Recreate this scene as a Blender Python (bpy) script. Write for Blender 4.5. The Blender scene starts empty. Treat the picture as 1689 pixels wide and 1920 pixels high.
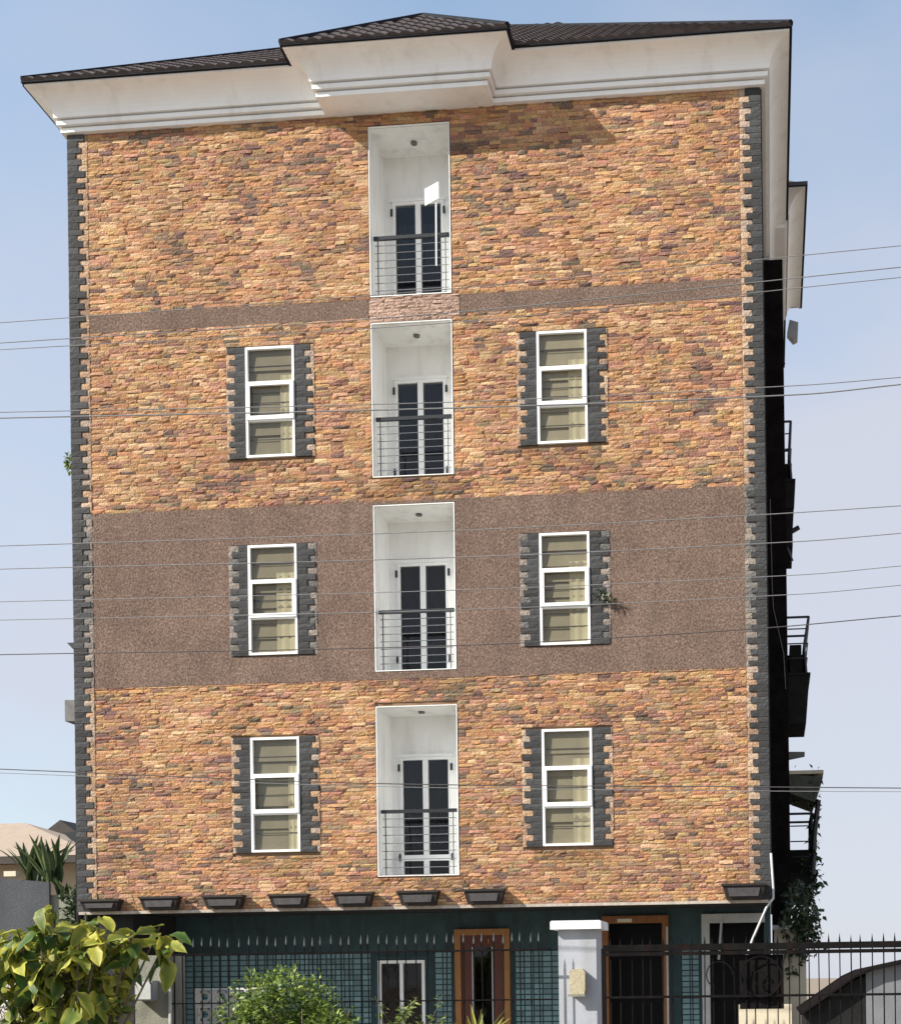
import bpy, math, random
from mathutils import Vector, Matrix, noise as mnoise

R = random.Random(7)
scene = bpy.context.scene
C = scene.collection

# ------------------------------------------------------------------ camera, sky, sun, exposure
cam_d = bpy.data.cameras.new('camera')
cam = bpy.data.objects.new('camera', cam_d)
C.objects.link(cam)
scene.camera = cam
YAW, ROLL = -0.0812, -0.0133
fw = Vector((math.sin(YAW), math.cos(YAW), 0))
r0 = Vector((math.cos(YAW), -math.sin(YAW), 0))
u0 = r0.cross(fw)
rr = r0 * math.cos(ROLL) + u0 * math.sin(ROLL)
uu = u0 * math.cos(ROLL) - r0 * math.sin(ROLL)
m3 = Matrix((rr, uu, -fw)).transposed()
cam.matrix_world = Matrix.Translation((0.0, -20.70, 1.9)) @ m3.to_4x4()
cam_d.sensor_fit = 'HORIZONTAL'
cam_d.sensor_width = 36.0
cam_d.lens = 36.0 * 2400.0 / 1689.0
cam_d.shift_x = (844.5 - 1250.6) / 1689.0
cam_d.shift_y = (1830.0 - 960.0) / 1689.0
cam_d.clip_start = 0.1
cam_d.clip_end = 2000.0

LIGHT = Vector((1.68, 1.0, -1.40)).normalized()          # direction in which the sunlight travels
sun_el = math.asin(-LIGHT.z)
sun_az = math.atan2(-LIGHT.x, -LIGHT.y)                   # clockwise from +Y

world = bpy.data.worlds.new('World')
scene.world = world
world.use_nodes = True
wn, wl = world.node_tree.nodes, world.node_tree.links
wn.clear()
w_out = wn.new('ShaderNodeOutputWorld')
w_bg = wn.new('ShaderNodeBackground')
w_sky = wn.new('ShaderNodeTexSky')
w_sky.sky_type = 'NISHITA'
w_sky.sun_disc = False
w_sky.sun_elevation = sun_el
w_sky.sun_rotation = sun_az % (2 * math.pi)
w_sky.air_density = 1.0
w_sky.dust_density = 0.8
w_sky.ozone_density = 1.0
w_tc = wn.new('ShaderNodeTexCoord')
w_map = wn.new('ShaderNodeMapping')
w_map.inputs['Scale'].default_value = (1.0, 1.0, 2.6)
w_map.inputs['Location'].default_value = (0.35, 0.0, 0.62)
w_no = wn.new('ShaderNodeTexNoise')
w_no.inputs['Scale'].default_value = 2.3
w_no.inputs['Detail'].default_value = 7.0
w_no.inputs['Roughness'].default_value = 0.5
w_sep = wn.new('ShaderNodeSeparateXYZ')
w_el = wn.new('ShaderNodeMapRange')                       # haze thickens towards the horizon
w_el.inputs['From Min'].default_value = 0.66
w_el.inputs['From Max'].default_value = 0.34
w_el.inputs['To Min'].default_value = 0.05
w_el.inputs['To Max'].default_value = 1.12
w_cl = wn.new('ShaderNodeMapRange')                       # soft cloud patches
w_cl.inputs['From Min'].default_value = 0.35
w_cl.inputs['From Max'].default_value = 0.65
w_cl.inputs['To Min'].default_value = -0.30
w_cl.inputs['To Max'].default_value = 0.22
w_add = wn.new('ShaderNodeMath'); w_add.operation = 'ADD'; w_add.use_clamp = True
w_mul = wn.new('ShaderNodeMapRange')
w_mul.inputs['To Min'].default_value = 0.20
w_mul.inputs['To Max'].default_value = 0.93
w_mix = wn.new('ShaderNodeMix'); w_mix.data_type = 'RGBA'
w_mix.inputs['B'].default_value = (2.95, 3.02, 3.42, 1)      # thin white haze and cloud
wl.new(w_tc.outputs['Generated'], w_map.inputs['Vector'])
wl.new(w_map.outputs['Vector'], w_no.inputs['Vector'])
wl.new(w_no.outputs['Fac'], w_cl.inputs['Value'])
wl.new(w_tc.outputs['Generated'], w_sep.inputs['Vector'])
wl.new(w_sep.outputs['Z'], w_el.inputs['Value'])
wl.new(w_el.outputs['Result'], w_add.inputs[0])
w_bias = wn.new('ShaderNodeMath'); w_bias.operation = 'MULTIPLY_ADD'   # the cloud bank lies to the north-east
w_bias.inputs[1].default_value = 0.5
wl.new(w_sep.outputs['X'], w_bias.inputs[0])
wl.new(w_cl.outputs['Result'], w_bias.inputs[2])
wl.new(w_bias.outputs['Value'], w_add.inputs[1])
wl.new(w_add.outputs['Value'], w_mul.inputs['Value'])
wl.new(w_mul.outputs['Result'], w_mix.inputs['Factor'])
w_tint = wn.new('ShaderNodeMix'); w_tint.data_type = 'RGBA'; w_tint.blend_type = 'MULTIPLY'
w_tint.inputs['Factor'].default_value = 1.0
w_tint.inputs['B'].default_value = (0.95, 1.15, 1.13, 1)
wl.new(w_sky.outputs['Color'], w_tint.inputs['A'])
wl.new(w_tint.outputs['Result'], w_mix.inputs['A'])
wl.new(w_mix.outputs['Result'], w_bg.inputs['Color'])
w_bg.inputs['Strength'].default_value = 0.138
wl.new(w_bg.outputs['Background'], w_out.inputs['Surface'])

sun_d = bpy.data.lights.new('sun', 'SUN')
sun_d.energy = 5.0
sun_d.angle = math.radians(0.53)
sun_d.color = (1.0, 0.945, 0.86)
sun = bpy.data.objects.new('sun', sun_d)
C.objects.link(sun)
sun.rotation_euler = LIGHT.to_track_quat('-Z', 'Y').to_euler()
sun.location = (-30, -20, 40)

scene.view_settings.view_transform = 'Standard'
scene.view_settings.look = 'None'
scene.view_settings.gamma = 1.0
scene.view_settings.use_curve_mapping = False
scene.view_settings.exposure = 0.72
scene.cycles.max_bounces = 7
scene.cycles.diffuse_bounces = 4
scene.cycles.transparent_max_bounces = 12
scene.cycles.use_denoising = True

# ------------------------------------------------------------------ materials
def pm(name, base, rough=0.8, var=0.25, scale=6.0, bump=0.0, bscale=60.0, stretch=(1, 1, 1), metal=0.0, objvar=0.0, stain=None, spec=0.3, sstretch=(2.5, 2.5, 0.35), sscale=1.6, slo=0.5, shi=0.7):
    """base colour with mottling, optional per-object variation, optional stain colour and fine relief"""
    m = bpy.data.materials.new(name)
    m.use_nodes = True
    n, l = m.node_tree.nodes, m.node_tree.links
    b = n['Principled BSDF']
    b.inputs['Roughness'].default_value = rough
    b.inputs['Metallic'].default_value = metal
    b.inputs['Specular IOR Level'].default_value = spec
    tc = n.new('ShaderNodeTexCoord')
    mp = n.new('ShaderNodeMapping'); mp.inputs['Scale'].default_value = stretch
    l.new(tc.outputs['Object'], mp.inputs['Vector'])
    no = n.new('ShaderNodeTexNoise'); no.inputs['Scale'].default_value = scale
    no.inputs['Detail'].default_value = 6.0; no.inputs['Roughness'].default_value = 0.65
    l.new(mp.outputs['Vector'], no.inputs['Vector'])
    hsv = n.new('ShaderNodeHueSaturation')
    hsv.inputs['Color'].default_value = (*base, 1)
    mr = n.new('ShaderNodeMapRange')
    mr.inputs['From Min'].default_value = 0.25; mr.inputs['From Max'].default_value = 0.75
    mr.inputs['To Min'].default_value = 1 - var; mr.inputs['To Max'].default_value = 1 + var
    l.new(no.outputs['Fac'], mr.inputs['Value'])
    val = mr.outputs['Result']
    if objvar:
        oi = n.new('ShaderNodeObjectInfo')
        mo = n.new('ShaderNodeMapRange')
        mo.inputs['To Min'].default_value = 1 - objvar; mo.inputs['To Max'].default_value = 1 + objvar
        l.new(oi.outputs['Random'], mo.inputs['Value'])
        mm = n.new('ShaderNodeMath'); mm.operation = 'MULTIPLY'
        l.new(val, mm.inputs[0]); l.new(mo.outputs['Result'], mm.inputs[1])
        val = mm.outputs['Value']
    l.new(val, hsv.inputs['Value'])
    col = hsv.outputs['Color']
    if stain:
        mp2 = n.new('ShaderNodeMapping'); mp2.inputs['Scale'].default_value = sstretch
        l.new(tc.outputs['Object'], mp2.inputs['Vector'])
        n2 = n.new('ShaderNodeTexNoise'); n2.inputs['Scale'].default_value = sscale; n2.inputs['Detail'].default_value = 8
        n2.inputs['Roughness'].default_value = 0.6
        l.new(mp2.outputs['Vector'], n2.inputs['Vector'])
        r2 = n.new('ShaderNodeMapRange')
        r2.inputs['From Min'].default_value = slo; r2.inputs['From Max'].default_value = shi
        r2.inputs['To Max'].default_value = stain[3]
        l.new(n2.outputs['Fac'], r2.inputs['Value'])
        mx = n.new('ShaderNodeMix'); mx.data_type = 'RGBA'
        mx.inputs['B'].default_value = (*stain[:3], 1)
        l.new(r2.outputs['Result'], mx.inputs['Factor']); l.new(col, mx.inputs['A'])
        col = mx.outputs['Result']
    l.new(col, b.inputs['Base Color'])
    if bump:
        n3 = n.new('ShaderNodeTexNoise'); n3.inputs['Scale'].default_value = bscale; n3.inputs['Detail'].default_value = 5
        l.new(mp.outputs['Vector'], n3.inputs['Vector'])
        bp = n.new('ShaderNodeBump'); bp.inputs['Strength'].default_value = bump; bp.inputs['Distance'].default_value = 0.02
        l.new(n3.outputs['Fac'], bp.inputs['Height']); l.new(bp.outputs['Normal'], b.inputs['Normal'])
    return m

def brick_mat(name, single):
    m = bpy.data.materials.new(name); m.use_nodes = True
    n, l = m.node_tree.nodes, m.node_tree.links
    b = n['Principled BSDF']; b.inputs['Roughness'].default_value = 0.85; b.inputs['Specular IOR Level'].default_value = 0.2
    if single:
        oi = n.new('ShaderNodeObjectInfo'); src = oi.outputs['Color']
    else:
        at = n.new('ShaderNodeAttribute'); at.attribute_name = 'brick_colour'; src = at.outputs['Color']
    ge = n.new('ShaderNodeNewGeometry')
    no = n.new('ShaderNodeTexNoise'); no.inputs['Scale'].default_value = 34; no.inputs['Detail'].default_value = 5
    l.new(ge.outputs['Position'], no.inputs['Vector'])
    mr = n.new('ShaderNodeMapRange'); mr.inputs['From Min'].default_value = 0.28; mr.inputs['From Max'].default_value = 0.72
    mr.inputs['To Min'].default_value = 0.72; mr.inputs['To Max'].default_value = 1.28
    l.new(no.outputs['Fac'], mr.inputs['Value'])
    nw = n.new('ShaderNodeTexNoise'); nw.inputs['Scale'].default_value = 0.55; nw.inputs['Detail'].default_value = 6; nw.inputs['Roughness'].default_value = 0.62
    mw = n.new('ShaderNodeMapping'); mw.inputs['Scale'].default_value = (1.6, 1.0, 0.8); l.new(ge.outputs['Position'], mw.inputs['Vector']); l.new(mw.outputs['Vector'], nw.inputs['Vector'])
    rw = n.new('ShaderNodeMapRange'); rw.inputs['From Min'].default_value = 0.3; rw.inputs['From Max'].default_value = 0.7
    rw.inputs['To Min'].default_value = 0.80; rw.inputs['To Max'].default_value = 1.12          # weathering in broad patches
    l.new(nw.outputs['Fac'], rw.inputs['Value'])
    mv = n.new('ShaderNodeMath'); mv.operation = 'MULTIPLY'; l.new(mr.outputs['Result'], mv.inputs[0]); l.new(rw.outputs['Result'], mv.inputs[1])
    hs = n.new('ShaderNodeHueSaturation'); l.new(src, hs.inputs['Color']); l.new(mv.outputs['Value'], hs.inputs['Value'])
    l.new(hs.outputs['Color'], b.inputs['Base Color'])
    n3 = n.new('ShaderNodeTexNoise'); n3.inputs['Scale'].default_value = 48; n3.inputs['Detail'].default_value = 6
    l.new(ge.outputs['Position'], n3.inputs['Vector'])
    bp = n.new('ShaderNodeBump'); bp.inputs['Strength'].default_value = 0.8; bp.inputs['Distance'].default_value = 0.03
    l.new(n3.outputs['Fac'], bp.inputs['Height']); l.new(bp.outputs['Normal'], b.inputs['Normal'])
    return m

def render_mat():
    """rough brown trowelled render with short vertical worm marks"""
    m = bpy.data.materials.new('rough_brown_render'); m.use_nodes = True
    n, l = m.node_tree.nodes, m.node_tree.links
    b = n['Principled BSDF']; b.inputs['Roughness'].default_value = 0.95; b.inputs['Specular IOR Level'].default_value = 0.1
    tc = n.new('ShaderNodeTexCoord')
    mp = n.new('ShaderNodeMapping'); mp.inputs['Scale'].default_value = (1.35, 1, 0.95)
    l.new(tc.outputs['Object'], mp.inputs['Vector'])
    n1 = n.new('ShaderNodeTexNoise'); n1.inputs['Scale'].default_value = 30; n1.inputs['Detail'].default_value = 4; n1.inputs['Roughness'].default_value = 0.6
    l.new(mp.outputs['Vector'], n1.inputs['Vector'])
    n2 = n.new('ShaderNodeTexNoise'); n2.inputs['Scale'].default_value = 1.3; n2.inputs['Detail'].default_value = 4
    l.new(tc.outputs['Object'], n2.inputs['Vector'])
    rp = n.new('ShaderNodeValToRGB')
    e = rp.color_ramp.elements
    e[0].position = 0.30; e[0].color = (0.075, 0.050, 0.039, 1)
    e[1].position = 0.72; e[1].color = (0.300, 0.218, 0.172, 1)
    k = e.new(0.5); k.color = (0.166, 0.113, 0.088, 1)
    l.new(n1.outputs['Fac'], rp.inputs['Fac'])
    mr = n.new('ShaderNodeMapRange'); mr.inputs['From Min'].default_value = 0.3; mr.inputs['From Max'].default_value = 0.7
    mr.inputs['To Min'].default_value = 0.86; mr.inputs['To Max'].default_value = 1.14
    l.new(n2.outputs['Fac'], mr.inputs['Value'])
    hs = n.new('ShaderNodeHueSaturation'); l.new(rp.outputs['Color'], hs.inputs['Color']); l.new(mr.outputs['Result'], hs.inputs['Value'])
    mp2 = n.new('ShaderNodeMapping'); mp2.inputs['Scale'].default_value = (2.2, 1, 0.45)
    l.new(tc.outputs['Object'], mp2.inputs['Vector'])
    n4 = n.new('ShaderNodeTexNoise'); n4.inputs['Scale'].default_value = 0.9; n4.inputs['Detail'].default_value = 7; n4.inputs['Roughness'].default_value = 0.62
    l.new(mp2.outputs['Vector'], n4.inputs['Vector'])
    r4 = n.new('ShaderNodeMapRange'); r4.inputs['From Min'].default_value = 0.50; r4.inputs['From Max'].default_value = 0.75; r4.inputs['To Max'].default_value = 0.45
    l.new(n4.outputs['Fac'], r4.inputs['Value'])
    m4 = n.new('ShaderNodeMix'); m4.data_type = 'RGBA'; m4.inputs['B'].default_value = (0.075, 0.055, 0.046, 1)   # damp streaks
    l.new(r4.outputs['Result'], m4.inputs['Factor']); l.new(hs.outputs['Color'], m4.inputs['A'])
    l.new(m4.outputs['Result'], b.inputs['Base Color'])
    bp = n.new('ShaderNodeBump'); bp.inputs['Strength'].default_value = 0.7; bp.inputs['Distance'].default_value = 0.02
    l.new(n1.outputs['Fac'], bp.inputs['Height']); l.new(bp.outputs['Normal'], b.inputs['Normal'])
    return m

def glass_mat(name, tint, refl=0.12):
    m = bpy.data.materials.new(name); m.use_nodes = True
    n, l = m.node_tree.nodes, m.node_tree.links
    n.clear()
    o = n.new('ShaderNodeOutputMaterial')
    t = n.new('ShaderNodeBsdfTransparent'); t.inputs['Color'].default_value = (*tint, 1)
    g = n.new('ShaderNodeBsdfGlossy'); g.inputs['Roughness'].default_value = 0.03
    fr = n.new('ShaderNodeFresnel')
    ge = n.new('ShaderNodeNewGeometry')                     # one thin sheet: same reflection from both sides
    ior = n.new('ShaderNodeMapRange'); ior.inputs['To Min'].default_value = 1.5; ior.inputs['To Max'].default_value = 1/1.5
    l.new(ge.outputs['Backfacing'], ior.inputs['Value']); l.new(ior.outputs['Result'], fr.inputs['IOR'])
    ad = n.new('ShaderNodeMath'); ad.operation = 'ADD'; ad.inputs[1].default_value = refl
    mx = n.new('ShaderNodeMixShader')
    l.new(fr.outputs['Fac'], ad.inputs[0]); l.new(ad.outputs['Value'], mx.inputs['Fac'])
    l.new(t.outputs['BSDF'], mx.inputs[1]); l.new(g.outputs['BSDF'], mx.inputs[2])
    l.new(mx.outputs['Shader'], o.inputs['Surface'])
    return m

def leaf_mat(name, inner, outer, dark, trans=0.25, rough=0.42):
    """leaf with a darker midrib zone and a pale margin, differing from leaf to leaf"""
    m = bpy.data.materials.new(name); m.use_nodes = True
    n, l = m.node_tree.nodes, m.node_tree.links
    b = n['Principled BSDF']; b.inputs['Roughness'].default_value = rough; b.inputs['Specular IOR Level'].default_value = 0.35
    at = n.new('ShaderNodeAttribute'); at.attribute_name = 'rim'
    pr = n.new('ShaderNodeAttribute'); pr.attribute_name = 'leaf_random'
    oi = n.new('ShaderNodeObjectInfo')
    sm = n.new('ShaderNodeMath'); sm.operation = 'ADD'
    l.new(oi.outputs['Random'], sm.inputs[0]); l.new(pr.outputs['Fac'], sm.inputs[1])
    fr = n.new('ShaderNodeMath'); fr.operation = 'FRACT'; l.new(sm.outputs['Value'], fr.inputs[0])
    r1 = n.new('ShaderNodeValToRGB')
    r1.color_ramp.elements[0].color = (*dark, 1); r1.color_ramp.elements[1].color = (*inner, 1)
    r1.color_ramp.elements[0].position = 0.25
    l.new(fr.outputs['Value'], r1.inputs['Fac'])
    ge = n.new('ShaderNodeNewGeometry')
    no = n.new('ShaderNodeTexNoise'); no.inputs['Scale'].default_value = 26; no.inputs['Detail'].default_value = 3
    l.new(ge.outputs['Position'], no.inputs['Vector'])
    m1 = n.new('ShaderNodeMath'); m1.operation = 'MULTIPLY'; l.new(at.outputs['Fac'], m1.inputs[0])
    ml = n.new('ShaderNodeMath'); ml.operation = 'MULTIPLY_ADD'; ml.inputs[1].default_value = 1.6; ml.inputs[2].default_value = 0.0
    l.new(no.outputs['Fac'], ml.inputs[0]); l.new(ml.outputs['Value'], m1.inputs[1])
    m2 = n.new('ShaderNodeMath'); m2.operation = 'MULTIPLY'; m2.use_clamp = True
    l.new(m1.outputs['Value'], m2.inputs[0]); l.new(fr.outputs['Value'], m2.inputs[1])
    mx = n.new('ShaderNodeMix'); mx.data_type = 'RGBA'; mx.inputs['B'].default_value = (*outer, 1)
    l.new(m2.outputs['Value'], mx.inputs['Factor']); l.new(r1.outputs['Color'], mx.inputs['A'])
    l.new(mx.outputs['Result'], b.inputs['Base Color'])
    tr = n.new('ShaderNodeBsdfTranslucent'); l.new(mx.outputs['Result'], tr.inputs['Color'])
    ms = n.new('ShaderNodeMixShader'); ms.inputs['Fac'].default_value = trans
    l.new(b.outputs['BSDF'], ms.inputs[1]); l.new(tr.outputs['BSDF'], ms.inputs[2])
    l.new(ms.outputs['Shader'], n['Material Output'].inputs['Surface'])
    return m

M = {
    'brick_one': brick_mat('stone_brick_single', True),
    'brick_all': brick_mat('stone_brick_veneer', False),
    'mortar': pm('mortar', (0.22, 0.14, 0.085), 0.95, 0.25, 9, 0.3),
    'render': render_mat(),
    'slate': pm('dark_slate_stone', (0.056, 0.058, 0.060), 0.8, 0.45, 14, 0.5, 40, objvar=0.38, stain=(0.040, 0.028, 0.020, 0.8), sstretch=(1, 1, 1), sscale=7, slo=.5, shi=.62),
    'infill': pm('pale_split_stone', (0.33, 0.275, 0.235), 0.9, 0.35, 20, 0.5, 40, objvar=0.5),
    'white': pm('white_plaster', (0.84, 0.84, 0.82), 0.85, 0.05, 2.0, 0.1, 30, stain=(0.46, 0.43, 0.36, 0.5), slo=0.50, shi=0.78),
    'cornice': pm('white_cornice_paint', (0.87, 0.865, 0.85), 0.8, 0.04, 2.0, 0.05, 30, stain=(0.40, 0.33, 0.25, 0.26), sstretch=(3.2, 3.2, 0.7), sscale=1.1, slo=0.52, shi=0.76),
    'frame': pm('white_window_frame', (0.84, 0.84, 0.82), 0.35, 0.04, 3.0, spec=0.5),
    'blind': pm('beige_blind_fabric', (0.225, 0.190, 0.125), 0.9, 0.16, 3.0, 0.15, 70, stretch=(1, 1, 0.5), objvar=0.22),
    'curtainpale': pm('pale_curtain', (0.37, 0.32, 0.205), 0.9, 0.1, 5, 0.1, 40),
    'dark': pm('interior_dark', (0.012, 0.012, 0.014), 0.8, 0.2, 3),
    'curtain': pm('dark_grey_curtain', (0.060, 0.061, 0.064), 0.9, 0.3, 6, 0.2, 30, stretch=(4, 1, 0.4)),
    'iron': pm('black_painted_iron', (0.013, 0.014, 0.016), 0.42, 0.3, 9, spec=0.45),
    'gateiron': pm('weathered_black_iron', (0.010, 0.009, 0.009), 0.85, 0.4, 9, spec=0.03, stain=(0.026, 0.013, 0.009, 0.6), sscale=3, slo=0.55, shi=0.7),
    'railrod': pm('grey_steel_rod', (0.13, 0.135, 0.145), 0.5, 0.2, 6, spec=0.4),
    'tip': pm('pale_spear_tip', (0.095, 0.10, 0.10), 0.6, 0.3, 9),  # fence spear tips in a paler grey than the bars
    'mossy': pm('mossy_canopy', (0.075, 0.082, 0.06), 0.9, 0.5, 5, 0.2, 30),
    'roof': pm('brown_roof_tile', (0.088, 0.070, 0.066), 0.8, 0.45, 9, 0.5, 60, objvar=0.25),
    'ridge': pm('black_ridge_cap', (0.014, 0.015, 0.020), 0.75, 0.3, 6, spec=0.1),
    'bay': pm('black_brown_paint', (0.012, 0.010, 0.010), 1.0, 0.5, 3, 0.2, 30, spec=0.0),
    'slab': pm('dark_slab_paint', (0.020, 0.020, 0.019), 0.9, 0.35, 4, 0.2, 30, spec=0.03),
    'sidewall': pm('grey_side_wall', (0.08, 0.08, 0.08), 0.9, 0.3, 3, 0.2, 30),
    'pinkstone': pm('pinkish_stone', (0.44, 0.30, 0.23), 0.9, 0.3, 16, 0.5, 50),
    'corbel': pm('dark_bracket_metal', (0.022, 0.017, 0.014), 0.6, 0.35, 7, spec=0.3),
    'corbelface': pm('grey_bracket_face', (0.055, 0.05, 0.05), 0.65, 0.4, 9),
    'sill': pm('pale_drip_strip', (0.42, 0.36, 0.30), 0.9, 0.35, 12, 0.3, 50),
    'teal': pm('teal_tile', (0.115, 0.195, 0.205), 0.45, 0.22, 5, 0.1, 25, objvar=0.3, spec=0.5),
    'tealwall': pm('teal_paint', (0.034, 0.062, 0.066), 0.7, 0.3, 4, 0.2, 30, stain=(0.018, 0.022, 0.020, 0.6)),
    'grout': pm('dark_grout', (0.028, 0.050, 0.055), 0.9, 0.2, 5),
    'soffit': pm('dark_soffit', (0.02, 0.02, 0.02), 0.85, 0.3, 3),
    'wood': pm('brown_wood', (0.22, 0.085, 0.028), 0.5, 0.35, 8, 0.25, 40, stretch=(6, 6, 0.8)),
    'woodred': pm('red_brown_wood', (0.10, 0.028, 0.017), 0.45, 0.3, 8, 0.25, 40, stretch=(6, 6, 0.8)),
    'woodgold': pm('golden_brown_wood', (0.30, 0.135, 0.040), 0.45, 0.3, 8, 0.25, 40, stretch=(6, 6, 0.8)),
    'greyframe': pm('grey_door_frame', (0.42, 0.42, 0.40), 0.6, 0.15, 5),
    'concrete': pm('old_grey_concrete', (0.24, 0.235, 0.19), 0.95, 0.3, 3, 0.4, 50, stain=(0.07, 0.065, 0.05, 0.6)),
    'pillar': pm('pale_grey_pillar_paint', (0.38, 0.39, 0.42), 0.8, 0.10, 4, 0.1, 40, stain=(0.26, 0.25, 0.23, 0.5)),
    'cap': pm('white_cap_paint', (0.70, 0.70, 0.69), 0.8, 0.08, 4, stain=(0.35, 0.32, 0.28, 0.5)),
    'lamp': pm('beige_lamp_glass', (0.42, 0.36, 0.24), 0.5, 0.3, 20, 0.3, 60),
    'greywall': pm('grey_wall_paint', (0.175, 0.178, 0.185), 0.9, 0.15, 2, 0.2, 30, stain=(0.10, 0.10, 0.10, 0.5), sscale=0.9),
    'whitewall': pm('white_garden_wall', (0.68, 0.66, 0.62), 0.9, 0.12, 3, 0.2, 30, stain=(0.25, 0.21, 0.17, 0.6)),
    'cream': pm('cream_wall_paint', (0.62, 0.55, 0.41), 0.85, 0.1, 3, 0.1, 30, stain=(0.30, 0.24, 0.17, 0.5)),
    'beigeroof': pm('beige_sheet_roof', (0.34, 0.265, 0.20), 0.8, 0.12, 2, stretch=(4, 1, 1)),
    'beigewall': pm('beige_house_wall', (0.40, 0.33, 0.24), 0.9, 0.15, 2, 0.1, 30),
    'gutter': pm('brown_fascia', (0.05, 0.04, 0.035), 0.7, 0.2, 3),
    'greymetal': pm('grey_metal', (0.30, 0.31, 0.32), 0.5, 0.15, 5, metal=0.2),
    'boxgrey': pm('weathered_grey_box', (0.15, 0.145, 0.14), 0.7, 0.3, 8),
    'pipe': pm('white_plastic_pipe', (0.50, 0.50, 0.48), 0.5, 0.15, 6),
    'wire': pm('grey_cable', (0.20, 0.195, 0.195), 0.6, 0.2, 3),
    'wiredark': pm('dark_cable', (0.07, 0.06, 0.06), 0.6, 0.2, 3),
    'stem': pm('grey_brown_stem', (0.13, 0.10, 0.075), 0.9, 0.3, 12),
    'twig': pm('dry_brown_twig', (0.20, 0.155, 0.125), 0.9, 0.35, 14),
    'croton': leaf_mat('variegated_leaf', (0.34, 0.34, 0.040), (0.72, 0.64, 0.13), (0.040, 0.095, 0.016), 0.30, rough=0.55),
    'green': leaf_mat('green_leaf', (0.25, 0.33, 0.050), (0.40, 0.46, 0.11), (0.030, 0.075, 0.014), 0.25),
    'darkgreen': leaf_mat('dark_green_leaf', (0.060, 0.095, 0.035), (0.10, 0.14, 0.06), (0.014, 0.030, 0.012), 0.15),
    'spike': leaf_mat('spiky_leaf', (0.045, 0.085, 0.028), (0.28, 0.32, 0.14), (0.012, 0.035, 0.012), 0.12),
    'yellow': leaf_mat('yellow_blade', (0.40, 0.34, 0.05), (0.55, 0.48, 0.10), (0.12, 0.16, 0.03), 0.2),
    'earth': pm('bare_earth', (0.24, 0.19, 0.14), 0.95, 0.3, 0.6, 0.3, 8),
    'asphalt': pm('dusty_road', (0.12, 0.11, 0.095), 0.9, 0.25, 2, 0.4, 60),
    'paving': pm('concrete_paving', (0.34, 0.325, 0.30), 0.9, 0.15, 1.2, 0.2, 20),
    'clearglass': glass_mat('window_glass', (0.92, 0.93, 0.91), 0.0),
    'darkglass': glass_mat('tinted_glass', (0.40, 0.41, 0.43), 0.0),
}

# ------------------------------------------------------------------ mesh helpers
class MB:
    def __init__(s): s.v = []; s.f = []; s.attr = []
    def quad(s, *p):
        i = len(s.v); s.v += [tuple(q) for q in p]; s.f.append(tuple(range(i, i + len(p))))
    def box(s, x0, x1, y0, y1, z0, z1):
        i = len(s.v)
        s.v += [(x0,y0,z0),(x1,y0,z0),(x1,y1,z0),(x0,y1,z0),(x0,y0,z1),(x1,y0,z1),(x1,y1,z1),(x0,y1,z1)]
        s.f += [tuple(i+k for k in q) for q in ((0,3,2,1),(4,5,6,7),(0,1,5,4),(1,2,6,5),(2,3,7,6),(3,0,4,7))]
        return s
    def prism(s, poly, axis, a, b):
        """polygon in the two other axes extruded along axis from a to b"""
        def P(p, t):
            return {'x': (t, p[0], p[1]), 'y': (p[0], t, p[1]), 'z': (p[0], p[1], t)}[axis]
        i = len(s.v); n = len(poly)
        s.v += [P(p, a) for p in poly] + [P(p, b) for p in poly]
        s.f.append(tuple(range(i, i+n))); s.f.append(tuple(range(i+2*n-1, i+n-1, -1)))
        for k in range(n):
            s.f.append((i+k, i+n+k, i+n+(k+1) % n, i+(k+1) % n))
        return s
    def tube(s, pts, r, n=6, r1=None, caps=True):
        pts = [Vector(p) for p in pts]
        r1 = r if r1 is None else r1
        i0 = len(s.v); prev = None
        for k, p in enumerate(pts):
            d = (pts[min(k+1, len(pts)-1)] - pts[max(k-1, 0)]).normalized()
            a = prev if prev is not None else (Vector((0,0,1)) if abs(d.z) < 0.9 else Vector((1,0,0)))
            u = (a - d * a.dot(d)).normalized(); w = d.cross(u); prev = u
            rad = r + (r1 - r) * k / max(1, len(pts)-1)
            for j in range(n):
                t = 2*math.pi*j/n
                s.v.append(tuple(p + u*(math.cos(t)*rad) + w*(math.sin(t)*rad)))
        for k in range(len(pts)-1):
            for j in range(n):
                a, b = i0+k*n+j, i0+k*n+(j+1) % n
                s.f.append((a, b, b+n, a+n))
        if caps:
            s.f.append(tuple(i0+j for j in range(n-1, -1, -1)))
            e = i0+(len(pts)-1)*n
            s.f.append(tuple(e+j for j in range(n)))
        return s
    def mesh(s, name, mat, smooth=False):
        me = bpy.data.meshes.new(name)
        me.from_pydata(s.v, [], s.f)
        me.materials.append(mat)
        if smooth: me.polygons.foreach_set('use_smooth', [True]*len(me.polygons))
        me.update()
        return me
    def build(s, name, mat, parent=None, smooth=False, **props):
        return link(name, s.mesh(name, M[mat] if isinstance(mat, str) else mat, smooth), parent, **props)

def root_of(o):
    while o.parent: o = o.parent
    return o

def link(name, me, parent=None, mw=None, **props):
    o = bpy.data.objects.new(name, me)
    C.objects.link(o)
    if parent is not None:
        o.parent = parent
        base = parent
        inv = Matrix.Identity(4)
        chain = []
        while base is not None: chain.append(base); base = base.parent
        w = Matrix.Identity(4)
        for b in reversed(chain): w = w @ b.matrix_parent_inverse @ b.matrix_basis
        o.matrix_parent_inverse = w.inverted()
    if mw is not None: o.matrix_basis = mw
    for k, v in props.items(): o[k] = v
    return o

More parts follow.
